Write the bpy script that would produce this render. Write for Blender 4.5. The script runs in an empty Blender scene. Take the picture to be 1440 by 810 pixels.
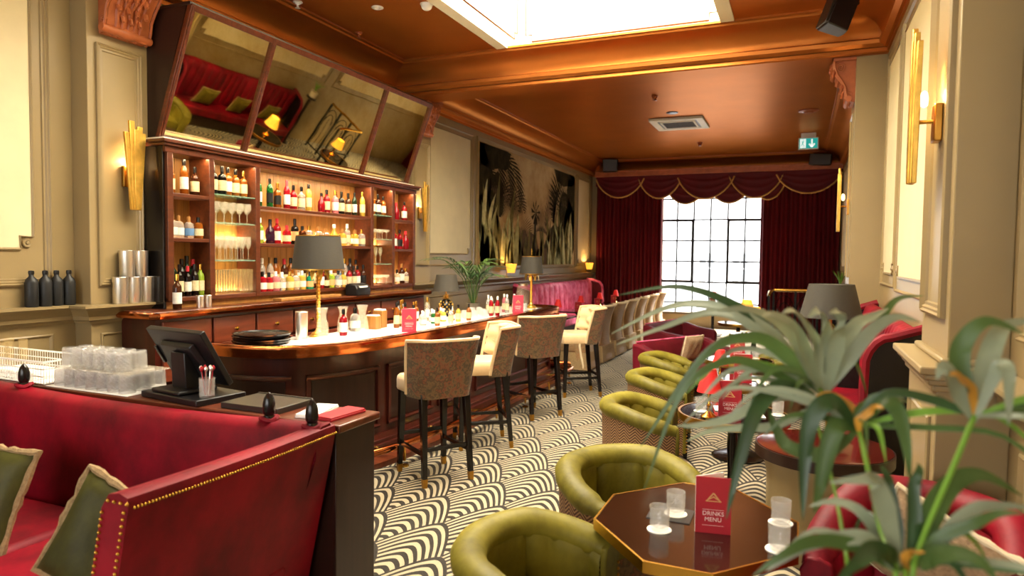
import bpy, math, random
from mathutils import Vector, Matrix, noise
random.seed(7)
S = bpy.context.scene
COL = S.collection
PI = math.pi
sin, cos = math.sin, math.cos

# ---------------------------------------------------------------- camera
cd = bpy.data.cameras.new('camera'); cam = bpy.data.objects.new('camera', cd); COL.objects.link(cam)
cd.sensor_width = 36; cd.lens = 23.75; cd.clip_start = .05; cd.clip_end = 200
R_ = Vector((.91977, .39193, .01198)); B_ = Vector((.39123, -.91935, .04690))
R_.normalize(); B_ = (B_ - R_*B_.dot(R_)).normalized(); U_ = B_.cross(R_)
cam.matrix_world = Matrix(((R_.x, U_.x, B_.x, 0), (R_.y, U_.y, B_.y, 0), (R_.z, U_.z, B_.z, 1.9), (0, 0, 0, 1)))
cd.dof.use_dof = True; cd.dof.focus_distance = 5.2; cd.dof.aperture_fstop = 2.0
S.camera = cam
# ---------------------------------------------------------------- world, exposure
W = bpy.data.worlds.new('world'); S.world = W; W.use_nodes = True
bg = W.node_tree.nodes['Background']; bg.inputs[0].default_value = (.93, .96, 1, 1); bg.inputs[1].default_value = 4.2
S.view_settings.view_transform = 'Standard'; S.view_settings.look = 'None'
S.view_settings.gamma = 1; S.view_settings.use_curve_mapping = False
S.view_settings.exposure = .42
S.cycles.max_bounces = 8; S.cycles.diffuse_bounces = 4; S.cycles.glossy_bounces = 4
S.cycles.transmission_bounces = 8; S.cycles.transparent_max_bounces = 8
S.cycles.caustics_reflective = False; S.cycles.caustics_refractive = False
S.cycles.sample_clamp_indirect = 6; S.cycles.use_denoising = True

def light(name, kind, loc, power, col=(1, .8, .6), size=.1, to=None, **k):
    l = bpy.data.lights.new(name, kind); l.energy = power; l.color = col
    if kind == 'AREA':
        l.shape = 'RECTANGLE'; l.size = size; l.size_y = k.get('size_y', size)
    else:
        l.shadow_soft_size = size
    if kind == 'SPOT':
        l.spot_size = k.get('angle', 1.2); l.spot_blend = .6
    o = bpy.data.objects.new(name, l); COL.objects.link(o); o.location = loc
    if to: o.rotation_euler = (Vector(to)-Vector(loc)).to_track_quat('-Z', 'Y').to_euler()
    return o
# daylight through the roof light and the street window, plus an added fill lamp
light('roof_daylight', 'AREA', (-2.25, 5.6, 5.70), 720, (1, .88, .67), 2.5, (-2.25, 5.6, 0), size_y=5.8)
light('street_sky_light', 'AREA', (-2.3, 25.5, 9.5), 34000, (1, .90, .74), 9, (-2.3, 17.5, 1.8), size_y=4.5)
light('front_fill_light', 'AREA', (-2.2, -3.4, 2.6), 75, (1, .88, .68), 4.6, (-2.2, 5, 1.4), size_y=2.6)  # unseen source behind the viewer, put in to brighten the near end

# ---------------------------------------------------------------- colour and materials
def lin(c):
    if isinstance(c, str):
        c = [int(c[i:i+2], 16)/255 for i in (0, 2, 4)]
    return tuple((x/12.92 if x <= .04045 else ((x+.055)/1.055)**2.4) for x in c) + (1,)
MATS = {}
class G:
    """tiny node graph helper"""
    def __init__(s, name):
        s.m = bpy.data.materials.new(name); s.m.use_nodes = True
        s.t = s.m.node_tree; s.n = s.t.nodes; s.l = s.t.links
        s.b = s.n['Principled BSDF']
    def node(s, typ, **k):
        n = s.n.new(typ)
        for a, v in k.items():
            setattr(n, a, v)
        return n
    def put(s, sock, v):
        if hasattr(v, 'is_output') or hasattr(v, 'links'): s.l.new(v, sock)
        else: sock.default_value = v
    def math(s, op, a, b=None, c=None):
        n = s.node('ShaderNodeMath', operation=op)
        for i, v in enumerate((a, b, c)):
            if v is not None: s.put(n.inputs[i], v)
        return n.outputs[0]
    def obj(s, scale=(1, 1, 1)):
        tc = s.node('ShaderNodeTexCoord'); mp = s.node('ShaderNodeMapping')
        mp.inputs['Scale'].default_value = scale
        s.l.new(tc.outputs['Object'], mp.inputs[0]); return mp.outputs[0]
    def noise(s, scale, detail=4, vec=None, rough=.55, out='Fac'):
        n = s.node('ShaderNodeTexNoise'); n.inputs['Scale'].default_value = scale
        n.inputs['Detail'].default_value = detail; n.inputs['Roughness'].default_value = rough
        s.l.new(vec if vec is not None else s.obj(), n.inputs['Vector']); return n.outputs[out]
    def mix(s, f, a, b):
        n = s.node('ShaderNodeMix', data_type='RGBA')
        s.put(n.inputs[0], f); s.put(n.inputs[6], a); s.put(n.inputs[7], b); return n.outputs[2]
    def ramp(s, f, stops):
        n = s.node('ShaderNodeValToRGB'); e = n.color_ramp.elements
        while len(e) < len(stops): e.new(.5)
        for i, (p, c) in enumerate(stops): e[i].position = p; e[i].color = c
        s.l.new(f, n.inputs[0]); return n.outputs[0]
    def bump(s, h, strength=.2, dist=.01):
        n = s.node('ShaderNodeBump'); n.inputs['Strength'].default_value = strength
        n.inputs['Distance'].default_value = dist; s.l.new(h, n.inputs['Height'])
        s.l.new(n.outputs[0], s.b.inputs['Normal'])

def mat(name, col, rough=.5, metal=0, var=.12, vs=6, bump=0, bs=40, spec=.5, trans=0, sheen=0, sheent=None, coat=0, emit=None, es=1, alpha=1, ior=1.45, stretch=(1, 1, 1), tint=None):
    g = G(name); b = g.b; c = lin(col)
    b.inputs['Roughness'].default_value = rough; b.inputs['Metallic'].default_value = metal
    b.inputs['Specular IOR Level'].default_value = spec; b.inputs['Transmission Weight'].default_value = trans
    b.inputs['Sheen Weight'].default_value = sheen; b.inputs['Coat Weight'].default_value = coat
    b.inputs['Coat Roughness'].default_value = .08; b.inputs['IOR'].default_value = ior
    b.inputs['Alpha'].default_value = alpha
    if tint: b.inputs['Specular Tint'].default_value = lin(tint)
    if sheent: b.inputs['Sheen Tint'].default_value = lin(sheent)
    b.inputs['Sheen Roughness'].default_value = .35
    if var:
        d = tuple(x*(1-var) for x in c[:3])+(1,); e = tuple(min(1, x*(1+var)) for x in c[:3])+(1,)
        f = g.noise(vs, 4, g.obj(stretch))
        g.l.new(g.ramp(f, [(.3, d), (.7, e)]), b.inputs['Base Color'])
    else: b.inputs['Base Color'].default_value = c
    if bump: g.bump(g.noise(bs, 3, g.obj(stretch)), bump)
    if emit: b.inputs['Emission Color'].default_value = lin(emit); b.inputs['Emission Strength'].default_value = es
    MATS[name] = g.m; return g.m

mat('taupe_paint', '94805a', .38, var=.05, vs=2, bump=.03, bs=60)
mat('cream_paper', 'dccdA6'.lower(), .62, var=.05, vs=3, bump=.02, bs=30)
mat('copper_ceiling', 'b0672f', .38, .6, var=.08, vs=1.5, bump=.06, bs=2.5, spec=.4, tint='f2c25a')
mat('copper_plaster', 'a85c34', .42, var=.18, vs=8, bump=.1, bs=30)
mat('cream_shaft', 'f4ecd2', .55, var=.03, vs=3)
mat('brass', 'd8a84a', .24, 1, var=.12, vs=5)
mat('dull_brass', 'b98a3c', .34, 1, var=.2, vs=9, bump=.05, bs=40)
mat('gold_leaf', 'e2b655', .3, .85, var=.2, vs=14, bump=.15, bs=25)
mat('copper_metal', 'd07c48', .16, 1, var=.25, vs=7)
mat('steel', 'e6e2d8', .34, 1, var=.06, vs=12, stretch=(1, 1, .05))
mat('dark_wood', '26120b', .38, var=.3, vs=3, coat=.15, stretch=(8, 8, .6))
mat('walnut', '58260f', .36, var=.35, vs=3, coat=.25, stretch=(1, 9, 9))
mat('mahogany', '3d130a', .33, var=.35, vs=2.5, coat=.3, stretch=(6, 6, .7))
mat('drawer_wood', '74351f', .4, var=.25, vs=3, coat=.2, stretch=(9, 1, 9))
mat('oak_shelf', '552710', .4, var=.3, vs=3, coat=.2, stretch=(9, 1, 9))
mat('oak_back', '9a6a34', .42, var=.3, vs=3, stretch=(5, 5, .5))
mat('table_wood', '24140b', .1, var=.3, vs=2, coat=.6, stretch=(1, 8, 1))
mat('red_wood', '45120c', .16, var=.25, vs=4, coat=.4)
mat('black_lacquer', '15110f', .22, var=.15, vs=8)
mat('black_plastic', '121112', .4, var=.1, vs=6)
mat('black_screen', '050506', .1, var=0)
mat('black_mirror', '0a0808', .05, var=0, coat=.5)
mat('black_ceramic', '141312', .25, var=.15, vs=7)
mat('black_bottle', '1b1c1c', .5, var=.2, vs=10)
mat('grey_shade', '3a362e', .75, var=.08, vs=40, bump=.15, bs=160, stretch=(1, 1, 6))
mat('white_plastic', 'f2efe6', .45, var=.03)
mat('white_marble', 'f6f2ea', .15, var=.06, vs=4)
mat('paper', 'f5f1e8', .7, var=.03, vs=5)
mat('red_card', 'b3202c', .5, var=.08, vs=4)
mat('pink_card', 'c83a50', .5, var=.06, vs=4)
mat('gold_print', 'd9a066', .5, var=.1)
mat('white_print', 'f7dcd4', .6, var=0)
mat('red_shade', 'd02a2a', .6, var=.06, vs=20, emit='c81812', es=.25)
mat('yellow_shade', 'f2c25e', .6, var=.1, vs=10, emit='f6a830', es=1.2)
mat('bulb_glow', 'ffd9a0', .5, var=0, emit='ffc070', es=14)
mat('glass', 'ffffff', .03, var=0, alpha=.07)
mat('clear_glass', 'fff0d4', .05, var=0, alpha=.15, spec=.8)
mat('green_glass_edge', '9fc4a6', .05, var=0, alpha=.45)
mat('leaf_green', '4a632e', .42, var=.3, vs=5, spec=.5, stretch=(1, 1, 1))
mat('leaf_dark', '2f4a24', .4, var=.3, vs=5)
mat('leaf_pale', '8d967a', .38, var=.22, vs=5)
mat('leaf_stem', '6f9a34', .45, var=.2, vs=6)
mat('leaf_bract', 'c08a30', .5, var=.3, vs=10)
mat('soil', '2a1c12', .9, var=.4, vs=30, bump=.5, bs=60)
mat('terracotta', 'd8cbb4', .6, var=.1, vs=6)
mat('fringe', '9a7f58', .85, var=.25, vs=60, bump=.6, bs=120)
mat('trim_gold', 'c89a56', .6, .2, var=.25, vs=40, bump=.4, bs=90)
mat('cream_velvet', 'd8b98c', .7, var=.12, vs=7, sheen=.5, bump=.05, bs=80)
mat('cream_piping', 'efdcb8', .7, var=.1, vs=10)
mat('beige_knit', 'a88a68', .85, var=.25, vs=60, bump=.5, bs=110)
mat('slate', '6b6152', .6, var=.1)
mat('iron', '16140f', .45, .6, var=.1)
mat('white_facade', 'f4f2ee', .8, var=.04, vs=1)
mat('facade_glass', '77797a', .5, var=.2, vs=2)
mat('green_sign', '1fa39b', .5, var=0, emit='1fa39b', es=.55)
mat('white_sign', 'f4fff8', .5, var=0, emit='f4fff8', es=.6)
mat('label_cream', 'cdbb92', .6, var=.15, vs=30)
mat('label_white', 'd9d4c8', .6, var=.12, vs=30)
mat('thin_glass', 'e8c888', .06, var=0, alpha=.09, spec=.8)
mat('smoked', '2d2a26', .3, var=.1)
mat('amber_liquid', 'b86a24', .1, trans=.5, var=.1)

def velvet(name, base, light_, patch=2.2):
    g = G(name); b = g.b; v = g.obj()
    f = g.noise(patch, 7, g.obj((1, 1, .75)), .62); f2 = g.noise(55, 2, v)
    c = g.ramp(f, [(.34, lin(base)), (.64, lin(light_))])
    g.l.new(g.mix(g.math('MULTIPLY', f2, .25), c, lin(light_)), b.inputs['Base Color'])
    b.inputs['Roughness'].default_value = .55; b.inputs['Specular IOR Level'].default_value = .25
    b.inputs['Sheen Weight'].default_value = .28; b.inputs['Sheen Roughness'].default_value = .3
    b.inputs['Sheen Tint'].default_value = lin(light_)
    g.bump(f2, .12, .004); MATS[name] = g.m
velvet('red_velvet', '46030d', '8c061e', 2.6)
velvet('burgundy_velvet', '4a0a14', '6e1422')
velvet('curtain_velvet', '4c0b10', '66121a', 1.2)
velvet('pink_velvet', 'c81850', 'ff8ab4', 6)
velvet('green_velvet', '4a430e', '857a28', 3)
velvet('olive_velvet', '24240a', '4c4a1a', 4)

def carpet():
    g = G('carpet'); b = g.b
    tc = g.node('ShaderNodeTexCoord'); sp = g.node('ShaderNodeSeparateXYZ'); g.l.new(tc.outputs['Object'], sp.inputs[0])
    x, y = sp.outputs[0], sp.outputs[1]
    P = .972
    def row(xo, yo):
        u = g.math('SUBTRACT', g.math('FLOORED_MODULO', g.math('ADD', x, -xo+.25), .5), .25)
        gg = g.math('MULTIPLY', g.math('POWER', g.math('DIVIDE', g.math('ABSOLUTE', u), .25), 1.6), .455)
        d = g.math('FLOORED_MODULO', g.math('SUBTRACT', g.math('SUBTRACT', yo, gg), y), P)
        return d, g.math('ADD', d, gg)
    d0, c0 = row(-2.53, 4.65); d1, c1 = row(-2.28, 4.65-P/2)
    pick = g.math('LESS_THAN', c0, c1)
    d = g.math('ADD', g.math('MULTIPLY', d0, pick), g.math('MULTIPLY', d1, g.math('SUBTRACT', 1, pick)))
    w = g.math('MULTIPLY', g.math('ADD', g.noise(9, 2), -.5), .012)
    fr = g.math('FRACT', g.math('DIVIDE', g.math('ADD', d, w), .104))
    band = g.math('LESS_THAN', fr, .5)
    pile = g.noise(220, 2)
    dark = g.mix(pile, lin('1e1a17'), lin('38322b')); lt = g.mix(pile, lin('978a70'), lin('bcae90'))
    g.l.new(g.mix(band, lt, dark), b.inputs['Base Color'])
    b.inputs['Roughness'].default_value = .95; b.inputs['Specular IOR Level'].default_value = .1
    b.inputs['Sheen Weight'].default_value = .2
    g.bump(pile, .5, .006); MATS['carpet'] = g.m
carpet()

def damask(name, base, dark, tint, scale):
    g = G(name); b = g.b; v = g.obj()
    n1 = g.noise(scale, 6, v, .7); n2 = g.noise(scale*2.2, 4, v, .6)
    th = g.noise(260, 1, v)
    c = g.ramp(n1, [(.34, lin(dark)), (.42, lin(base)), (.46, lin(dark)), (.50, lin(tint)), (.54, lin(base)), (.58, lin(dark)), (.64, lin(base))])
    c = g.mix(g.math('MULTIPLY', n2, .25), c, lin(base))
    g.l.new(g.mix(g.math('MULTIPLY', th, .35), c, lin(dark)), b.inputs['Base Color'])
    b.inputs['Roughness'].default_value = .75; b.inputs['Sheen Weight'].default_value = .2
    g.bump(th, .3, .003); MATS[name] = g.m
damask('tapestry', '7a5c38', '38301c', '86401f', 5.5)
damask('tapestry_pale', '9c7c52', '74593a', 'a8784c', 9)

def herring():
    g = G('herringbone'); b = g.b
    tc = g.node('ShaderNodeTexCoord'); sp = g.node('ShaderNodeSeparateXYZ'); g.l.new(tc.outputs['UV'], sp.inputs[0])
    u, v = sp.outputs[0], sp.outputs[1]
    z = g.math('ABSOLUTE', g.math('SUBTRACT', g.math('FRACT', g.math('DIVIDE', u, .08)), .5))
    s = g.math('FRACT', g.math('DIVIDE', g.math('ADD', v, g.math('MULTIPLY', z, .08)), .022))
    k = g.math('LESS_THAN', s, .5)
    g.l.new(g.mix(k, lin('a07c54'), lin('4e3222')), b.inputs['Base Color'])
    b.inputs['Roughness'].default_value = .85; g.bump(k, .2, .003); MATS['herringbone'] = g.m
herring()

def mirror():
    g = G('antique_mirror'); b = g.b; v = g.obj()
    f = g.noise(2.5, 6, v, .7)
    g.l.new(g.ramp(f, [(.3, lin('d6bc78')), (.7, lin('f6e6b4'))]), b.inputs['Base Color'])
    b.inputs['Metallic'].default_value = 1
    g.l.new(g.math('MULTIPLY', f, .05), b.inputs['Roughness'])
    g.bump(g.noise(1.4, 2, v), .02, .05); MATS['antique_mirror'] = g.m
mirror()

def cutglass():
    g = G('cut_glass'); b = g.b; v = g.obj()
    vo = g.node('ShaderNodeTexVoronoi'); vo.inputs['Scale'].default_value = 70; g.l.new(v, vo.inputs[0])
    b.inputs['Base Color'].default_value = (.62, .60, .56, 1); b.inputs['Roughness'].default_value = .08; b.inputs['Alpha'].default_value = .33; b.inputs['Specular IOR Level'].default_value = 1
    b.inputs['Transmission Weight'].default_value = .0; b.inputs['IOR'].default_value = 1.4
    MATS['cut_glass'] = g.m
cutglass()

def tinted(name, col, t=.55):
    return mat(name, col, .07, trans=t, var=.08, vs=6, ior=1.35, spec=.6)
for n_, c_ in dict(b_green='1f6a2c', b_dkgreen='16301a', b_amber='9a5418', b_red='a01420', b_clear='e6e4da', b_yellow='d9b54a', b_brown='4a2410', b_black='17130f', b_pink='d87a80', b_teal='1a8a6a', b_wine='1a0d0c', b_lime='9ab83a', b_purple='3a1430').items():
    tinted(n_, c_, .75 if n_ == 'b_clear' else .4)

# ---------------------------------------------------------------- mesh helpers
class MB:
    def __init__(s): s.v = []; s.f = []; s.mi = []; s.uv = {}
    def add(s, vs, fs, mi=0):
        o = len(s.v); s.v += [tuple(v) for v in vs]; s.f += [tuple(i+o for i in f) for f in fs]; s.mi += [mi]*len(fs); return s
    def box(s, x0, x1, y0, y1, z0, z1, mi=0):
        return s.add([(x0, y0, z0), (x1, y0, z0), (x1, y1, z0), (x0, y1, z0), (x0, y0, z1), (x1, y0, z1), (x1, y1, z1), (x0, y1, z1)],
                     [(0, 3, 2, 1), (4, 5, 6, 7), (0, 1, 5, 4), (1, 2, 6, 5), (2, 3, 7, 6), (3, 0, 4, 7)], mi)
    def bar(s, a, b, w, d=None, up=(0, 0, 1), w2=None, mi=0):
        """tapered square bar from a to b"""
        a, b = Vector(a), Vector(b); t = (b-a).normalized(); d = d or w; k = (w2 or w)/w
        sx = t.cross(Vector(up)); sx = sx.normalized() if sx.length > 1e-4 else Vector((1, 0, 0)); sy = sx.cross(t)
        vs = [a+sx*w/2*i+sy*d/2*j for i, j in ((-1, -1), (1, -1), (1, 1), (-1, 1))]+[b+sx*w/2*k*i+sy*d/2*k*j for i, j in ((-1, -1), (1, -1), (1, 1), (-1, 1))]
        return s.add(vs, [(0, 3, 2, 1), (4, 5, 6, 7), (0, 1, 5, 4), (1, 2, 6, 5), (2, 3, 7, 6), (3, 0, 4, 7)], mi)
    def grid(s, P, closed=False, mi=0, uv=None, cap=False):
        """P: list of rows of points"""
        n = len(P[0]); o = len(s.v)
        for r in P: s.v += [tuple(p) for p in r]
        if uv:
            for i, r in enumerate(uv):
                for j, q in enumerate(r): s.uv[o+i*n+j] = q
        for i in range(len(P)-1):
            for j in range(n if closed else n-1):
                k = (j+1) % n
                s.f.append((o+i*n+j, o+i*n+k, o+(i+1)*n+k, o+(i+1)*n+j)); s.mi.append(mi)
        if cap:
            s.f.append(tuple(o+j for j in reversed(range(n)))); s.f.append(tuple(o+(len(P)-1)*n+j for j in range(n))); s.mi += [mi, mi]
        return s
    def slab(s, P, th, mi=0):
        """closed slab: grid P offset by vector function / constant vector th"""
        Q = [[Vector(p)+(th(i, j) if callable(th) else Vector(th)) for j, p in enumerate(r)] for i, r in enumerate(P)]
        a, b = len(P), len(P[0]); ring = [(i, 0) for i in range(a)]+[(a-1, j) for j in range(1, b)]+[(i, b-1) for i in range(a-2, -1, -1)]+[(0, j) for j in range(b-2, 0, -1)]
        o = len(s.v); s.grid(P, mi=mi); o2 = len(s.v); s.grid([r[::-1] for r in Q], mi=mi)
        for k in range(len(ring)):
            (i, j), (i2, j2) = ring[k], ring[(k+1) % len(ring)]
            s.f.append((o+i*b+j, o2+i*b+(b-1-j), o2+i2*b+(b-1-j2), o+i2*b+j2)); s.mi.append(mi)
        return s
    def tube(s, pts, r, n=8, closed=False, mi=0, cap=True, flat=1):
        pts = [Vector(p) for p in pts]; m = len(pts); rows = []; ref = None
        for i, p in enumerate(pts):
            t = (pts[(i+1) % m]-pts[i-1]) if closed else (pts[min(i+1, m-1)]-pts[max(i-1, 0)])
            t = t.normalized() if t.length > 1e-9 else Vector((0, 0, 1))
            if ref is None: ref = Vector((0, 0, 1)) if abs(t.z) < .9 else Vector((1, 0, 0))
            sx = t.cross(ref).normalized(); sy = sx.cross(t); ref = sy
            rr = r[i] if isinstance(r, (list, tuple)) else r
            rows.append([p+sx*cos(2*PI*k/n)*rr+sy*sin(2*PI*k/n)*rr*flat for k in range(n)])
        if closed: rows.append(rows[0])
        return s.grid(rows, closed=True, mi=mi, cap=cap and not closed)
    def lathe(s, prof, n=16, c=(0, 0, 0), mi=0, cap=True, sq=None):
        rows = []
        for r, z in prof:
            rows.append([(c[0]+r*cos(2*PI*k/n), c[1]+r*sin(2*PI*k/n), c[2]+z) for k in range(n)])
        return s.grid(rows, closed=True, mi=mi, cap=cap)
    def prism(s, poly, f0, f1, mi=0):
        """poly list of 2d; f0/f1 map 2d -> 3d for both ends"""
        n = len(poly); return s.add([f0(p) for p in poly]+[f1(p) for p in poly],
            [tuple(reversed(range(n))), tuple(range(n, 2*n))]+[(i, (i+1) % n, n+(i+1) % n, n+i) for i in range(n)], mi)
    def loft(s, path, prof, closed=False, mi=0):
        """path: list of (origin, axisU, axisV); prof: 2d closed polygon"""
        rows = [[Vector(o)+Vector(u)*a+Vector(v)*b for a, b in prof] for o, u, v in path]
        if closed: rows.append(rows[0])
        return s.grid(rows, closed=True, mi=mi, cap=not closed)

def build(name, mb, m, parent=None, smooth=True, ang=.65, bevel=0, sub=0, loc=None):
    me = bpy.data.meshes.new(name); me.from_pydata(mb.v, [], mb.f)
    ms = m if isinstance(m, (list, tuple)) else [m]
    for x in ms: me.materials.append(MATS[x])
    if len(ms) > 1: me.polygons.foreach_set('material_index', mb.mi)
    if mb.uv:
        ul = me.uv_layers.new(name='UVMap')
        for lp in me.loops: ul.data[lp.index].uv = mb.uv.get(lp.vertex_index, (0, 0))
    me.validate()
    import bmesh
    bm = bmesh.new(); bm.from_mesh(me); bmesh.ops.recalc_face_normals(bm, faces=bm.faces); bm.to_mesh(me); bm.free()
    if smooth:
        me.polygons.foreach_set('use_smooth', [True]*len(me.polygons)); me.set_sharp_from_angle(angle=ang)
    o = bpy.data.objects.new(name, me); COL.objects.link(o)
    if parent: o.parent = parent
    if loc: o.location = loc
    if bevel:
        b = o.modifiers.new('bevel', 'BEVEL'); b.width = bevel; b.segments = 2; b.limit_method = 'ANGLE'; b.angle_limit = .6
    if sub:
        b = o.modifiers.new('sub', 'SUBSURF'); b.levels = sub; b.render_levels = sub
    return o
def tag(o, label, cat, group=None):
    o['label'] = label; o['category'] = cat
    if group: o['group'] = group
    return o
def thing(name, label, cat, loc=(0, 0, 0), rz=0, group=None):
    o = bpy.data.objects.new(name, None); COL.objects.link(o); o.empty_display_size = .1
    o.location = loc; o.rotation_euler = (0, 0, rz); return tag(o, label, cat, group)
def dup(root, loc, rz=0, label=None, group=None, sc=None):
    r = root.copy(); COL.objects.link(r); r.location = loc; r.rotation_euler = (0, 0, rz)
    if label: r['label'] = label
    if group: r['group'] = group
    if sc: r.scale = sc
    for ch in list(root.children):
        c = ch.copy(); COL.objects.link(c); c.parent = r
        for g2 in ch.children:
            d = g2.copy(); COL.objects.link(d); d.parent = c
    return r
def struct(name, mb, m, **k):
    o = build(name, mb, m, **k); o['kind'] = 'structure'; return o
def arc(cx, cy, r, a0, a1, n):
    return [(cx+r*cos(a0+(a1-a0)*i/n), cy+r*sin(a0+(a1-a0)*i/n)) for i in range(n+1)]
def catmull(pts, n=6):
    pts = [Vector(p) for p in pts]; out = []
    for i in range(len(pts)-1):
        p0, p1, p2, p3 = pts[max(i-1, 0)], pts[i], pts[i+1], pts[min(i+2, len(pts)-1)]
        for k in range(n):
            t = k/n; out.append(.5*((2*p1)+(p2-p0)*t+(2*p0-5*p1+4*p2-p3)*t*t+(3*p1-p0-3*p2+p3)*t**3))
    return out+[pts[-1]]
ORD = 'first second third fourth fifth sixth seventh eighth ninth tenth eleventh twelfth thirteenth fourteenth fifteenth'.split()

# ================================================================ THE ROOM
XL, XR, XR2, YF, YB, ZC = -5.62, .84, .93, 19.1, -3.2, 4.63
mb = MB().box(-6, 1.3, YB-.2, YF+.2, -.15, 0)
floor = struct('floor', mb, 'carpet', smooth=False)
SKX0, SKX1, SKY0, SKY1 = -3.62, -.89, 2.6, 8.63
mb = MB()
for b in ((-6, SKX0, YB, YF), (SKX1, 1.3, YB, YF), (SKX0, SKX1, YB, SKY0), (SKX0, SKX1, SKY1, YF)):
    mb.box(b[0], b[1], b[2], b[3], ZC, ZC+.12)
ceiling = struct('ceiling', mb, 'copper_ceiling', smooth=False)
wall_left = struct('wall_left', MB().box(XL-.2, XL, YB, YF, 0, ZC+.1), 'taupe_paint', smooth=False)
wall_right = struct('wall_right', MB().box(XR, XR+.3, YB, 8.9, 0, ZC+.1).box(XR2, XR2+.21, 8.9, YF, 0, ZC+.1), 'taupe_paint', smooth=False)
mb = MB()  # wall behind the viewer with two tall openings for the fill lamp
for a, b, c, d in ((-6, -4.6, 0, ZC), (-2.5, -1.9, 0, ZC), (.2, 1.2, 0, ZC), (-4.6, -2.5, 0, 1.2), (-4.6, -2.5, 3.9, ZC), (-1.9, .2, 0, 1.2), (-1.9, .2, 3.9, ZC)):
    mb.box(a, b, YB-.2, YB, c, d)
struct('wall_back', mb, 'taupe_paint', smooth=False)
WX0, WX1, WZ0, WZ1 = -3.62, -.93, .35, 4.11
mb = MB()
for a, b, c, d in ((-6, WX0, 0, ZC), (WX1, 1.2, 0, ZC), (WX0, WX1, 0, WZ0), (WX0, WX1, WZ1, ZC)):
    mb.box(a, b, YF, YF+.25, c, d)
wall_far = struct('wall_far', mb, 'taupe_paint', smooth=False)

# ---- coves and cornices (swept along the walls), parts of the ceiling
def cove_profile():
    p = [(0, 0), (.44, 0), (.44, -.02), (.41, -.03), (.40, -.05)]
    p += [(.07+.33*cos(a), -.31+.26*sin(a)) for a in [PI/2*(1-i/6) for i in range(0)]]
    for i in range(7):
        t = i/6; p.append((.36-.28*sin(t*PI/2), -.06-.20*(1-cos(t*PI/2))))
    p += [(.08, -.27), (.11, -.29), (.10, -.33), (.05, -.36), (.02, -.36), (.02, -.40), (0, -.40)]
    return p
CP = cove_profile()
def cove(name, a, b, inward):
    a, b, u = Vector(a), Vector(b), Vector(inward)
    return build(name, MB().loft([(a, u, (0, 0, 1)), (b, u, (0, 0, 1))], CP), 'copper_ceiling', ceiling, ang=.5)
BY0, BY1, BZ = 8.63, 9.08, 4.24
cove('cornice', (XL+.02, YB, ZC), (XL+.02, BY0, ZC), (1, 0, 0)); cove('cornice', (XL+.02, BY1, ZC), (XL+.02, YF, ZC), (1, 0, 0))
cove('cornice', (XR, YB, ZC), (XR, BY0, ZC), (-1, 0, 0)); cove('cornice', (XR2, BY1, ZC), (XR2, YF, ZC), (-1, 0, 0))
cove('cornice', (XL, YF, ZC), (XR2, YF, ZC), (0, -1, 0))
cove('cornice', (XL, BY0, ZC), (XR, BY0, ZC), (0, -1, 0)); cove('cornice', (XL, BY1, ZC), (XR2, BY1, ZC), (0, 1, 0))
mb = MB().box(XL, XR+.05, BY0, BY1, BZ-.02, ZC)
mb.box(XL, XR+.05, BY0-.05, BY1+.05, BZ+.03, BZ+.06).box(XL, XR+.05, BY0-.03, BY0, BZ+.09, BZ+.11)
struct('trim_1', mb, 'copper_ceiling', bevel=.008)['label'] = 'copper painted cross beam'
for x0, x1, y0, y1 in ((XL+.5, XR-.5, 8.17, 8.19), ):
    pass
build('ceiling_bead', MB().tube([(-5.17, YB, ZC-.004), (-5.17, 8.2, ZC-.004), (.38, 8.2, ZC-.004), (.38, YB, ZC-.004)], .014, 6), 'copper_plaster', ceiling)
build('ceiling_bead', MB().tube([(-5.17, 9.52, ZC-.004), (-5.17, 18.66, ZC-.004), (.48, 18.66, ZC-.004), (.48, 9.52, ZC-.004)], .014, 6, closed=True), 'copper_plaster', ceiling)

# ---- roof light
sky = struct('skylight', MB().box(SKX0-.12, SKX0+.03, SKY0, SKY1, ZC-.02, 5.8).box(SKX1-.03, SKX1+.12, SKY0, SKY1, ZC-.02, 5.8)
             .box(SKX0-.12, SKX1+.12, SKY0-.12, SKY0, ZC-.02, 5.8), 'cream_shaft', smooth=False)
build('shaft_wall', MB().box(SKX0, SKX1, SKY1-.03, SKY1+.03, ZC-.03, 5.8), 'cream_shaft', sky)
def notch_frame(y=None, x=None, a0=0, a1=1, z0=0, z1=1, n=.09, r=.012):
    q = [(a0+n, z0), (a1-n, z0), (a1-n, z0+n), (a1, z0+n), (a1, z1-n), (a1-n, z1-n), (a1-n, z1), (a0+n, z1), (a0+n, z1-n), (a0, z1-n), (a0, z0+n), (a0+n, z0+n)]
    return [((p, y, z) if y is not None else (x, p, z)) for p, z in q], r
pts, r = notch_frame(y=SKY1-.035, a0=SKX0+.12, a1=SKX1-.12, z0=ZC+.16, z1=5.5)
build('shaft_moulding', MB().tube(pts, r, 4, closed=True), 'walnut', sky)
for a, b in ((6.7, 8.5), (4.75, 6.55), (2.8, 4.6)):
    for x in (SKX0+.035, SKX1-.035):
        pts, r = notch_frame(x=x, a0=a, a1=b, z0=ZC+.16, z1=5.5); build('shaft_moulding', MB().tube(pts, r, 4, closed=True), 'walnut', sky)
pw = (SKX1-SKX0)/3; pl = (SKY1-SKY0)/6
for i in range(3):
    for j in range(6):
        build('glass_pane', MB().box(SKX0+i*pw+.02, SKX0+(i+1)*pw-.02, SKY0+j*pl+.02, SKY0+(j+1)*pl-.02, 5.74, 5.75), 'glass', sky, smooth=False)
mb = MB()
for i in range(4): mb.box(SKX0+i*pw-.03, SKX0+i*pw+.03, SKY0, SKY1, 5.72, 5.80)
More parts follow.
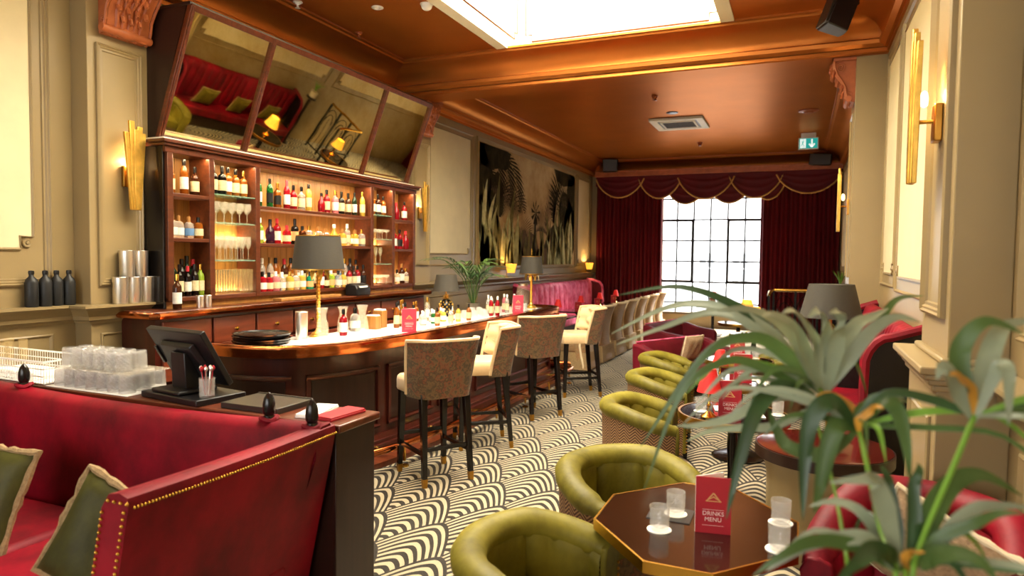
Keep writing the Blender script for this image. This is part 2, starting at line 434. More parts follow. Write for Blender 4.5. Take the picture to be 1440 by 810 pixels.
for j in range(7): mb.box(SKX0, SKX1, SKY0+j*pl-.03, SKY0+j*pl+.03, 5.72, 5.80)
build('glazing_bars', mb, 'cream_shaft', sky, smooth=False)

# ---- street window
win = struct('window_1', MB().box(WX0, WX0+.06, YF+.02, YF+.12, WZ0, WZ1).box(WX1-.06, WX1, YF+.02, YF+.12, WZ0, WZ1).box(WX0, WX1, YF+.02, YF+.12, WZ0, WZ0+.06).box(WX0, WX1, YF+.02, YF+.12, WZ1-.06, WZ1), 'slate')
cw = (WX1-WX0)/6; zs = [2.965+.573*k for k in (-4, -3, -2, -1, 0, 1, 2)]
for i in range(1, 6): build('glazing_bar', MB().box(WX0+i*cw-.02, WX0+i*cw+.02, YF+.05, YF+.09, WZ0, WZ1), 'iron', win, smooth=False)
for z in zs: build('glazing_bar', MB().box(WX0, WX1, YF+.05, YF+.09, z-.02, z+.02), 'iron', win, smooth=False)
for i in (0, 4):
    a, b = WX0+i*cw, WX0+(i+2)*cw; mb = MB()
    for q in ((a, a+.05, 1.245, 2.965), (b-.05, b, 1.245, 2.965), (a, b, 1.245, 1.30), (a, b, 2.915, 2.965)): mb.box(q[0], q[1], YF+.0, YF+.05, q[2], q[3])
    build('casement', mb, 'iron', win, smooth=False)
zz = [WZ0]+[z for z in zs if WZ0 < z < WZ1]+[WZ1]
for i in range(6):
    for a, b in zip(zz[:-1], zz[1:]):
        build('pane', MB().box(WX0+i*cw+.014, WX0+(i+1)*cw-.014, YF+.068, YF+.072, a+.014, b-.014), 'glass', win, smooth=False)

# ---- house across the street
hs = thing('townhouse', 'pale rendered house with sash windows across the street', 'building', (-2.5, 42, -4))
build('facade', MB().box(-14, 14, 0, .5, 0, 15), 'white_facade', hs, smooth=False)
for k, x in enumerate((-6.5, -2.66, -.75, 3.1)):
    for z in (5.33,):
        w = build('window_frame', MB().box(x-.5, x+.5, -.06, 0, z-.98, z-.9).box(x-.5, x+.5, -.06, 0, z+.9, z+.98).box(x-.5, x-.43, -.06, 0, z-.9, z+.9).box(x+.43, x+.5, -.06, 0, z-.9, z+.9).box(x-.03, x+.03, -.05, 0, z-.9, z+.9).box(x-.43, x+.43, -.05, 0, z-.04, z+.04).box(x-.75, x+.75, -.14, 0, z-1.08, z-.98), 'white_facade', hs, smooth=False)
        for sx in (-1, 1):
            for sz in (-1, 1):
                build('pane', MB().box(x+min(sx*.03, sx*.43), x+max(sx*.03, sx*.43), -.02, 0, z+min(sz*.04, sz*.9), z+max(sz*.04, sz*.9)), 'facade_glass', w, smooth=False)

# ---- wall joinery: panels, pilasters, dado
def rect_frame(side, y0, y1, z0, z1, x, prof, parent, m='taupe_paint', name='panel_moulding'):
    """moulding frame on a wall facing +x (side=1) or -x (side=-1)"""
    c = [(y0, z0), (y1, z0), (y1, z1), (y0, z1)]; path = []
    for i, (y, z) in enumerate(c):
        dy = (1 if y == y0 else -1); dz = (1 if z == z0 else -1)
        path.append(((x, y, z), (0, dy, dz), (side, 0, 0)))
    return build(name, MB().loft(path, prof, closed=True), m, parent, ang=.4)
MP = [(0, 0), (0, .022), (.012, .03), (.02, .018), (.032, .022), (.04, .01), (.055, .012), (.06, 0)]
MS = [(0, 0), (0, .012), (.01, .018), (.022, .008), (.028, 0)]
def cream_panel(side, y0, y1, z0, z1, x, parent, nlow=True):
    n = .10
    q = [(y0+n, z0), (y1-n, z0), (y1-n, z0+n), (y1, z0+n), (y1, z1), (y0, z1), (y0, z0+n), (y0+n, z0+n)]
    build('panel_infill', MB().prism(q, lambda p: (x, p[0], p[1]), lambda p: (x+side*.008, p[0], p[1])), 'cream_paper', parent, smooth=False)
    build('panel_bead', MB().tube([(x+side*.008, a, b) for a, b in q], .013, 5, closed=True), 'taupe_paint', parent)
    for y in (y0+.05, y1-.05):
        rb = MB(); pr = [(0, .03), (.012, .028), (.016, .016), (.022, .02), (.034, .02), (.04, 0)]
        rows = [[(x+side*h, y+r*cos(t*PI/6), z0+.05+r*sin(t*PI/6)) for t in range(12)] for r, h in pr[::-1]]
        build('rosette', rb.grid(rows, closed=True, cap=True), 'taupe_paint', parent)
wl, wr = wall_left, wall_right
cream_panel(1, 1.2, 3.46, 1.91, 4.1, XL, wl); rect_frame(1, 1.05, 3.60, 1.62, 4.2, XL, MP, wl)
cream_panel(1, -2.5, .8, 1.91, 4.1, XL, wl); rect_frame(1, -2.7, .95, 1.62, 4.2, XL, MP, wl)
cream_panel(1, 9.58, 11.18, 1.93, 4.02, XL, wl); rect_frame(1, 9.48, 11.30, 1.72, 4.12, XL, MS, wl)
rect_frame(1, 11.44, 17.5, 1.62, 4.14, XL, MP, wl)
cream_panel(1, 17.72, 18.75, 1.74, 4.02, XL, wl); rect_frame(1, 17.64, 18.85, 1.66, 4.12, XL, MS, wl)
# dado ledge + wainscot
DADO = [(0, 0), (.15, 0), (.15, -.02), (.13, -.03), (.10, -.05), (.07, -.09), (.06, -.095), (.06, -.125), (.03, -.14), (.02, -.16), (0, -.16)]
def dado(side, pts, z, parent):
    """pts: 2d polyline along the wall; wall normal pointing into the room handled by mitring"""
    path = []; n = len(pts); P2 = [Vector(p) for p in pts]
    for i in range(n):
        ns = []
        for a, b in ((i-1, i), (i, i+1)):
            if a >= 0 and b < n:
                t = (P2[b]-P2[a]).normalized(); ns.append(Vector((t.y, -t.x))*side)
        u = ns[0] if len(ns) == 1 else (ns[0]+ns[1])/(1+ns[0].dot(ns[1]))
        path.append(((P2[i].x, P2[i].y, z), (u.x, u.y, 0), (0, 0, 1)))
    return build('dado_rail', MB().loft(path, DADO), 'taupe_paint', parent, ang=.4)
PLX = -5.42
dado(1, [(XL, YB), (XL, 3.79), (PLX, 3.79), (PLX, 4.40)], 1.455, wl)
dado(1, [(XL, 8.5), (XL, 8.83), (PLX, 8.83), (PLX, 9.40), (XL, 9.40), (XL, YF)], 1.47, wl)
def pilaster(side, x0, x1, y0, y1, z0, parent):
    build('pilaster', MB().box(min(x0, x1), max(x0, x1), y0, y1, 0, 4.30), 'taupe_paint', parent, bevel=.006)
pilaster(1, XL, PLX, 3.79, 4.36, 0, wl); rect_frame(1, 3.86, 4.28, 1.61, 3.63, PLX, MP, wl)
pilaster(1, XL, PLX, 8.83, 9.40, 0, wl); rect_frame(1, 8.90, 9.33, 1.74, 3.63, PLX, MP, wl)
for y0, y1 in ((1.2, 3.6), (-2.6, .9)): rect_frame(1, y0, y1, .3, 1.22, XL, MS, wl)
rect_frame(1, 3.87, 4.28, .3, 1.21, PLX, MS, wl)
for y0, y1 in ((9.6, 11.2), (11.5, 13.4)): rect_frame(1, y0, y1, .3, 1.22, XL, MS, wl)
# right wall
P1Y0, P1Y1, P1X = 3.48, 4.17, .61
pilaster(-1, P1X, XR, P1Y0, P1Y1, 1.47, wr); rect_frame(-1, 3.56, 4.09, 1.64, 3.95, P1X, MP, wr)
ped = MB().box(.565, XR, 3.435, 4.215, 0, 1.36)
build('pedestal', ped, 'taupe_paint', wr, bevel=.006)
mb = MB()
for e, z0, z1 in ((.02, 1.33, 1.36), (.035, 1.36, 1.385), (.055, 1.385, 1.41), (.075, 1.41, 1.445)): mb.box(.565-e, XR, 3.435-e, 4.215+e, z0, z1)
build('pedestal_cap', mb, 'taupe_paint', wr, bevel=.007)
build('pilaster_base', MB().box(P1X-.03, XR, P1Y0-.03, P1Y1+.03, 1.445, 1.475), 'taupe_paint', wr, bevel=.012)
rect_frame(-1, 3.52, 4.13, .25, 1.2, .565, MS, wr)
cream_panel(-1, 5.0, 7.2, 1.75, 4.0, XR, wr); rect_frame(-1, 4.9, 7.3, 1.61, 4.12, XR, MS, wr)
cream_panel(-1, 7.46, 8.38, 1.77, 4.0, XR, wr); rect_frame(-1, 7.37, 8.5, 1.64, 4.12, XR, MS, wr)
cream_panel(-1, 1.3, 3.12, 1.78, 4.1, XR, wr); rect_frame(-1, 1.15, 3.32, 1.58, 4.2, XR, MP, wr)
dado(-1, [(XR, YB), (XR, 3.40)], 1.43, wr)
rect_frame(-1, 1.2, 3.25, .3, 1.14, XR, MS, wr)
P2X = .525
pilaster(-1, P2X, XR2, 8.72, 9.35, 0, wr); rect_frame(-1, 8.8, 9.27, 1.7, 3.6, P2X, MS, wr)
cream_panel(-1, 9.8, 13.5, 1.75, 4.0, XR2, wr); rect_frame(-1, 9.7, 13.6, 1.61, 4.1, XR2, MS, wr)
cream_panel(-1, 14.0, 18.3, 1.75, 4.0, XR2, wr); rect_frame(-1, 13.9, 18.4, 1.61, 4.1, XR2, MS, wr)

# ---- scrolled corbels carrying the beams (parts of the walls)
def corbel(parent, base, out, along, wid, hgt, dep):
    """base: top point at wall; out: outward unit; along: unit along wall"""
    o, u, a = Vector(base), Vector(out), Vector(along); mb = MB()
    prof = [(0, 0), (dep, 0), (dep*1.02, -.06*hgt), (dep*.98, -.2*hgt), (dep*.86, -.36*hgt), (dep*.62, -.52*hgt), (dep*.46, -.66*hgt), (dep*.42, -.8*hgt), (dep*.34, -.92*hgt), (dep*.16, -hgt), (0, -hgt)]
    f = lambda k: (lambda p: o+u*p[0]+Vector((0, 0, p[1]))+a*k)
    mb.prism(prof, f(-wid*.42), f(wid*.42))
    for s in (-1, 1):   # volutes on both cheeks and a raised edge band
        for cx, cz, r0 in ((dep*.72, -.2*hgt, dep*.26), (dep*.28, -.82*hgt, dep*.17)):
            sp = [o+u*(cx+r0*(1-t/26)*cos(t*.62))+Vector((0, 0, cz+r0*(1-t/26)*sin(t*.62)))+a*s*wid*.44 for t in range(25)]
            mb.tube(sp, [.16*r0]*25, 6)
        mb.tube([o+u*p[0]+Vector((0, 0, p[1]))+a*s*wid*.46 for p in prof[1:-1]], .013, 6)
    for k in range(5):  # acanthus ribs on the front
        t = (k-2)*wid*.15
        mb.tube([o+u*(p[0]+.004)+Vector((0, 0, p[1]))+a*t*(1-.25*i/8) for i, p in enumerate(prof[1:-1])], [.022-.001*i for i in range(9)], 6)
    for i, (q, zz, sc_) in enumerate(((1.0, -.14, 1), (.93, -.30, .9), (.70, -.46, .8), (.50, -.62, .7), (.44, -.76, .55))):   # overlapping leaf lobes
        for k in (-1.5, -.5, .5, 1.5) if i % 2 else (-1, 0, 1):
            c = o+u*(dep*q+.004)+Vector((0, 0, zz*hgt))+a*k*wid*.22*(1-.06*i)
            mb.tube([c+Vector((0, 0, .05*sc_))+u*.0, c+u*.02+Vector((0, 0, .015)), c+u*.03-Vector((0, 0, .02)), c+u*.018-Vector((0, 0, .045*sc_))], [.012, .030*sc_, .026*sc_, .006], 7)
    mb.tube([o+u*dep*.3+Vector((0, 0, -hgt*.93))+a*k*wid*.5 for k in [i/10 for i in range(-10, 11)]], [.034+.006*(i % 2)+.008*(abs(i-10) < 3) for i in range(21)], 10)
    for e, z0, z1 in ((.03, 0, .045), (.015, -.03, 0)):
        q = [o+a*i*(wid*.5+e)+u*j for i, j in ((-1, 0), (1, 0), (1, dep+e), (-1, dep+e))]
        mb.add([p+Vector((0, 0, z0)) for p in q]+[p+Vector((0, 0, z1)) for p in q], [(0, 3, 2, 1), (4, 5, 6, 7), (0, 1, 5, 4), (1, 2, 6, 5), (2, 3, 7, 6), (3, 0, 4, 7)])
    return build('corbel', mb, 'copper_plaster', parent, ang=.8)
corbel(wl, (PLX, 4.09, 4.26), (1, 0, 0), (0, 1, 0), .46, .55, .26)
corbel(wl, (PLX, 9.1, 4.22), (1, 0, 0), (0, 1, 0), .42, .48, .22)
corbel(wr, (P2X, 8.93, 4.22), (-1, 0, 0), (0, 1, 0), .42, .5, .22)
corbel(wr, (P1X, 3.82, 4.26), (-1, 0, 0), (0, 1, 0), .42, .55, .24)
# skirting boards
struct('baseboard_left', MB().box(XL, XL+.03, YB, YF, 0, .2), 'taupe_paint', bevel=.006)
struct('baseboard_right', MB().box(XR-.03, XR, YB, 8.7, 0, .2), 'taupe_paint', bevel=.006)

# ================================================================ BACK BAR
BX, BW = -5.15, -5.40            # shelf front, shelf back
bb = thing('back_bar', 'tall wooden back bar with lit bottle shelves against the panelled wall', 'bar cabinet', (0, 0, 0))
UP = [4.34, 4.80, 5.39, 7.41, 7.91, 8.45]
for i, y in enumerate(UP):
    build('upright', MB().box(BW, BX+.012, y-.03, y+.03, 1.46, 2.80), 'oak_shelf', bb, bevel=.004)
build('side_panel', MB().box(BW, BX-.02, 4.285, 4.31, 0, 2.86), 'black_lacquer', bb, bevel=.003)
build('side_panel', MB().box(BW, BX-.02, 8.48, 8.505, 0, 2.86), 'oak_shelf', bb, bevel=.003)
build('crown', MB().box(BW-.01, BX+.015, 4.29, 8.50, 2.78, 2.835).box(BW-.01, BX+.045, 4.26, 8.53, 2.835, 2.86).box(BW-.01, BX+.065, 4.24, 8.55, 2.86, 2.89), 'walnut', bb, bevel=.006)
for k in range(42):
    y0 = 4.31+k*4.17/42; build('back_board', MB().box(BW-.02, BW, y0+.002, y0+4.17/42-.002, 1.4, 2.8), 'oak_back', bb, smooth=False)
SH = {0: [2.43, 2.03], 2: [2.39, 2.005], 4: [2.39, 1.985]}
GSH = {1: [2.465, 2.195, 1.83], 3: [2.43, 2.11, 1.78]}
for k, zs_ in SH.items():
    for z in zs_: build('shelf', MB().box(BW, BX+.005, UP[k]+.03, UP[k+1]-.03, z-.035, z), 'oak_shelf', bb, bevel=.004)
for k, zs_ in GSH.items():
    for z in zs_: build('glass_shelf', MB().box(BW, BX, UP[k]+.03, UP[k+1]-.03, z-.012, z), 'green_glass_edge', bb, smooth=False)
build('shelf', MB().box(BW, BX+.005, 4.31, 8.48, 1.455, 1.495), 'oak_shelf', bb, bevel=.004)
build('splash_board', MB().box(BW, BX-.03, 4.31, 8.48, 1.395, 1.455), 'oak_back', bb, smooth=False)
ct = build('back_counter', MB().box(BW, -4.94, 4.0, 8.55, 1.355, 1.395), 'walnut', bb, bevel=.01)
build('copper_edge', MB().tube([(-5.40, 3.995, 1.36), (-4.96, 3.99, 1.36), (-4.93, 4.03, 1.36), (-4.93, 8.55, 1.36)], .03, 8), 'copper_metal', bb)
build('base_cabinet', MB().box(BW, -5.0, 4.05, 8.5, .0, 1.355), 'mahogany', bb, smooth=False)
for k in range(8):
    y0 = 4.1+k*.545
    for z0, z1 in ((1.06, 1.30), (.78, 1.03)):
        d = build('drawer', MB().box(-5.0, -4.975, y0+.015, y0+.53, z0, z1), 'drawer_wood', bb, bevel=.006)
        build('knob', MB().lathe([(.004, 0), (.012, .004), (.008, .012), (.02, .022), (.02, .03), (.008, .036)], 10), 'brass', d).matrix_local = Matrix.Translation((-4.975, y0+.27, (z0+z1)/2)) @ Matrix.Rotation(PI/2, 4, 'Y')
# strip lamps under the shelves light the bottles
for y, w in ((4.57, .4), (5.1, .5), (6.4, 1.9), (7.66, .44), (8.18, .46)):
    light('shelf_strip_light', 'AREA', (-5.17, y, 2.775), 8*w, (1, .78, .45), w, (-5.30, y, 1.5), size_y=.03)
    light('shelf_strip_light', 'AREA', (-5.37, y, 1.51), 10*w, (1, .78, .45), w, (-5.36, y, 2.4), size_y=.03)
    light('shelf_strip_light', 'AREA', (-5.37, y, 2.03), 8*w, (1, .78, .45), w, (-5.36, y, 2.8), size_y=.03)

# ---- tilted overmantel mirror
mr = thing('tilted_mirror', 'long foxed mirror in three bays leaning out above the bottle shelves', 'mirror', (0, 0, 0))
def mp(y, t, d=0):     # t 0 bottom .. 1 top, d outward from the glass
    return Vector((-5.31+.41*t+.935*d, y, 2.93+1.09*t-.355*d))
def mbar(a, b, w, d0, d1):
    q = []
    (ya, ta), (yb, tb) = a, b
    vert = ya == yb; hw = w/2
    c = [(ya-hw, ta), (ya+hw, ta), (ya+hw, tb), (ya-hw, tb)] if vert else [(ya, ta-hw/1.165), (yb, ta-hw/1.165), (yb, ta+hw/1.165), (ya, ta+hw/1.165)]
    return [mp(y, t, d) for d in (d0, d1) for y, t in c]
BXF = [(0, 3, 2, 1), (4, 5, 6, 7), (0, 1, 5, 4), (1, 2, 6, 5), (2, 3, 7, 6), (3, 0, 4, 7)]
ST = [4.37, 5.36, 7.38, 8.47]
for y in ST: build('stile', MB().add(mbar((y, -.01), (y, 1.01), .05, -.02, .03), BXF).add(mbar((y, -.01), (y, 1.01), .022, .03, .04), BXF), 'walnut', mr, bevel=.004)
for t in (0.0, 1.0): build('rail', MB().add(mbar((4.35, t), (8.49, t), .055, -.02, .032), BXF), 'walnut', mr, bevel=.004)
build('lower_ledge', MB().box(-5.40, -5.17, 4.3, 8.5, 2.89, 2.915), 'cream_shaft', mr, bevel=.003)
for a, b in zip(ST[:-1], ST[1:]):
    build('mirror_pane', MB().add([mp(y, t, d) for d in (-.004, .002) for y, t in ((a+.02, .01), (b-.02, .01), (b-.02, .99), (a+.02, .99))], BXF), 'antique_mirror', mr, smooth=False)
for y0, y1 in ((4.345, 4.365), (8.475, 8.495)):
    pr = [(-5.42, 2.9), (-5.33, 2.9), (-4.93, 4.03), (-5.42, 4.03)]
    build('side_cheek', MB().prism(pr, lambda p: (p[0], y0, p[1]), lambda p: (p[0], y1, p[1])), 'dark_wood', mr, smooth=False)
build('top_board', MB().box(-5.42, -4.88, 4.34, 8.5, 4.03, 4.06), 'dark_wood', mr, bevel=.005)

# ================================================================ BAR COUNTER
RIM = catmull([(-4.75, 4.22, 0), (-4.45, 4.215, 0), (-4.2, 4.235, 0), (-3.95, 4.31, 0), (-3.78, 4.44, 0), (-3.64, 4.66, 0), (-3.53, 4.95, 0), (-3.46, 5.35, 0), (-3.42, 5.9, 0), (-3.40, 6.6, 0), (-3.40, 7.4, 0), (-3.40, 8.3, 0), (-3.40, 9.7, 0), (-3.44, 9.92, 0), (-3.58, 10.06, 0), (-3.8, 10.1, 0), (-4.3, 10.1, 0)], 5)
def offset(path, d):
    out = []
    for i, p in enumerate(path):
        t = (path[min(i+1, len(path)-1)]-path[max(i-1, 0)]).normalized(); out.append(p+Vector((t.y, -t.x, 0))*d)
    return out
BODY = offset(RIM, -.15)
AL = [0]
for i in range(1, len(BODY)): AL.append(AL[-1]+(BODY[i]-BODY[i-1]).length)
def on_body(s, z, d):
    s = max(0, min(AL[-1]-1e-6, s))
    for i in range(1, len(AL)):
        if AL[i] >= s: break
    t = (s-AL[i-1])/(AL[i]-AL[i-1]); p = BODY[i-1].lerp(BODY[i], t)
    i0, i1 = max(i-2, 0), min(i+1, len(BODY)-1); tt = (BODY[i1]-BODY[i0]).normalized()
    return p+Vector((tt.y, -tt.x, 0))*d+Vector((0, 0, z))
bar = thing('bar_counter', 'curved dark panelled bar counter with a copper rim and brass foot rail', 'bar', (0, 0, 0))
def wrap(s0, s1, z0, z1, d0, d1, n=None):
    n = n or max(1, int((s1-s0)/.12)); P = [[on_body(s0+(s1-s0)*i/n, z, d) for z, d in ((z0, d0), (z0, d1), (z1, d1), (z1, d0))] for i in range(n+1)]
    return MB().grid(P, closed=True, cap=True)
build('front', wrap(0, AL[-1], .1, 1.06, -.04, 0, 60), 'mahogany', bar, ang=.5)
build('plinth', wrap(0, AL[-1], 0, .14, -.04, .10, 60), 'mahogany', bar, ang=.5)
build('base_step', wrap(0, AL[-1], 0, .05, .1, .28, 60), 'walnut', bar, ang=.5)
build('base_moulding', wrap(0, AL[-1], .14, .17, 0, .06, 60).grid([[on_body(AL[-1]*i/60, z, d) for z, d in ((.17, 0), (.17, .035), (.215, .02), (.215, 0))] for i in range(61)], closed=True), 'mahogany', bar, ang=.4)
build('frieze', wrap(0, AL[-1], .90, 1.06, 0, .025, 60), 'mahogany', bar, ang=.5)
npan = 8; pwid = AL[-1]/npan
for k in range(npan):
    s0, s1 = k*pwid+.06, (k+1)*pwid-.06
    mbp = MB()
    for a, b, c, d in ((s0, s1, .28, .315), (s0, s1, .825, .86), (s0, s0+.035, .28, .86), (s1-.035, s1, .28, .86)):
        n = max(1, int((b-a)/.1)); mbp.grid([[on_body(a+(b-a)*i/n, z, e) for z, e in ((c, 0), (c, .022), ((c+d)/2, .03), (d, .022), (d, 0))] for i in range(n+1)], closed=True, cap=True)
    build('panel_frame', mbp, 'mahogany', bar, ang=.4)
    build('panel', wrap(s0+.05, s1-.05, .33, .81, -.005, .006), 'dark_wood', bar, ang=.5)
top = offset(RIM, -.02); inner = [(-4.32, 10.1, 0), (-4.32, 5.2, 0), (-4.75, 4.75, 0)]
poly = [(p.x, p.y) for p in top]+[(x, y) for x, y, _ in inner]
build('countertop', MB().prism(poly, lambda p: (p[0], p[1], 1.06), lambda p: (p[0], p[1], 1.10)), 'walnut', bar, ang=.5)
tin = offset(RIM, -.24); poly2 = [(p.x, p.y) for p in tin if p.y < 9.75 and p.x > -4.45]+[(-4.30, 9.7), (-4.30, 5.2), (-4.6, 4.85)]
build('marble_inlay', MB().prism(poly2, lambda p: (p[0], p[1], 1.09), lambda p: (p[0], p[1], 1.112)), 'white_marble', bar, ang=.5)
rp = [(-.20, .105), (-.20, .12), (-.06, .122), (-.045, .135), (-.02, .138), (0, .125), (.004, .10), (-.004, .06), (-.004, .035), (-.03, .035), (-.03, .105)]
N_ = len(RIM); path = []
for i, p in enumerate(RIM):
    t = (RIM[min(i+1, N_-1)]-RIM[max(i-1, 0)]).normalized(); path.append((p+Vector((0, 0, 1.0)), (t.y, -t.x, 0), (0, 0, 1)))
build('copper_rim', MB().loft(path, rp), 'copper_metal', bar, ang=.7)
build('foot_rail', MB().tube([on_body(AL[-1]*i/60, .2, .40) for i in range(4, 61)], .034, 10), 'copper_metal', bar)
for k in range(7):
    s = .75+k*.88
    build('rail_bracket', MB().tube([on_body(s, .10, .09), on_body(s, .14, .25), on_body(s, .2, .40)], .016, 8).tube([on_body(s, .2, .40), on_body(s, .1, .41), on_body(s, .05, .41)], .013, 8).lathe([(.04, 0), (.04, .012), (.015, .02)], 10, on_body(s, .0, .41)), 'brass', bar)
build('inner_face', MB().box(-4.30, -4.27, 5.2, 10.05, 0, 1.06), 'mahogany', bar, smooth=False)

# ================================================================ SEATING
def stool(label):
    t = thing('bar_stool', label, 'stool', group='bar stools')
    # local front = +y, origin on the floor
    hw = .235
    n = 14; P = []
    prof = [(.76, .97), (.735, 1), (.75, 1.02), (.82, 1.02), (.85, 1.0), (.868, .94), (.874, .8), (.874, 0)]
    ring = lambda k: [(sx*hw*k, sy) for sx, sy in ()]
    def rr(w, d0, d1, r, m=5):   # rounded rectangle outline
        o = []
        for cx, cy, a in ((w-r, d1-r, 0), (-w+r, d1-r, PI/2), (-w+r, d0+r, PI), (w-r, d0+r, 1.5*PI)):
            o += [(cx+r*cos(a+PI/2*i/m), cy+r*sin(a+PI/2*i/m)) for i in range(m+1)]
        return o
    rows = []
    for z, k in prof[:-1]:
        rows.append([(x*k, y*k, z) for x, y in rr(hw+.008, -.19, .27, .05)])
    build('seat', MB().grid(rows, closed=True, cap=True), 'cream_velvet', t)
    # wrapped back: outline bends forward at both edges
    def bp(u, z, d):         # u -1..1
        k = 1+.18*max(0, (z-.72)/.5)
        x = u*(hw+.028)*k; y = -.225-.10*max(0, (z-.72)/.5)**1.3+.22*abs(u)**7; nx = 0
        return Vector((x+(.012*u if d < 0 else 0), y+d, z))
    us = [-1+2*i/16 for i in range(17)]
    P = [[bp(u, z, -.05) for u in us] for z in (.72, .76, .85, .95, 1.05, 1.14, 1.20)]
    build('backrest', MB().slab(P, (0, .035, 0)), 'tapestry', t, ang=.9)
    rowsP = []; nz, nu = 22, 25
    btn = [(u_*.44+(.22 if r_ % 2 else 0), .93+r_*.085) for r_ in range(3) for u_ in (-1.5, -.5, .5, 1.5)]
    for i in range(nz+1):
        z = .86+.345*i/nz; row = []
        for j in range(nu+1):
            u = -.97+1.94*j/nu
            e = min(1, (1-abs(u))*6+.15)*min(1, (i+.4)/3)*min(1, (nz-i+.5)/2.5)
            dep = abs(sin(PI*(u/.44+.5+(z-.93)/.17))*sin(PI*(u/.44+.5-(z-.93)/.17)))**.45
            row.append(bp(u, z, -.02)+Vector((0, .085*e*(.25+.75*dep), 0)))
        rowsP.append(row)
    cu = build('back_cushion', MB().slab(rowsP, (0, -.02, 0)), 'cream_velvet', t, ang=1.2)
    for a, b in btn:
        if abs(a) < .9:
            p = bp(a, b, -.02)+Vector((0, .026, 0)); build('button', MB().lathe([(.002, .008), (.008, .006), (.011, 0), (.008, -.006), (.002, -.008)], 8, p), 'cream_velvet', cu)
    build('piping', MB().tube([bp(-1, .74, -.03)]+[bp(-1, z, -.03) for z in (.85, 1.0, 1.13, 1.195)]+[bp(u, 1.208, -.03) for u in us[1:-1]]+[bp(1, z, -.03) for z in (1.195, 1.13, 1.0, .85, .74)], .016, 6), 'cream_velvet', t)
    for sx in (-1, 1):
        for sy, kick in ((-1, -.05), (1, .0)):
            a = Vector((sx*.20, sy*.215+.02*(sy < 0), .76)); b = Vector((sx*.215, sy*.225+kick+.01, .07))
            l = build('leg', MB().bar(a, b, .058, .058, up=(0, 1, 0), w2=.040), 'black_lacquer', t, bevel=.004)
            c = b+(b-a)/(b-a).length*.068; c.z = 0
            build('brass_cap', MB().bar(b, c, .042, .042, up=(0, 1, 0), w2=.034), 'dull_brass', l)
    for a, b in (((-.21, -.235, .30), (.21, -.235, .30)), ((-.21, .228, .34), (.21, .228, .34)), ((-.208, -.235, .26), (-.208, .228, .26)), ((.208, -.235, .26), (.208, .228, .26))):
        build('stretcher', MB().bar(a, b, .026, .034), 'black_lacquer', t, bevel=.003)
    return t
s0 = stool('patterned bar stool turned towards the till, its tapestry back fully seen')
s0.location = (-2.87, 5.06, 0); s0.rotation_euler = (0, 0, math.radians(146-90))
for x, y, a, lb in ((-2.93, 6.12, 216, 'tufted cream bar stool beside the stool by the till, buttoned front showing'),
                    (-2.93, 7.55, 150, 'patterned bar stool between the two stools that show tufting'),
                    (-2.80, 8.92, 214, 'tufted cream bar stool at the lamp end of the bar')):
    dup(s0, (x, y, 0), math.radians(a-90), lb)

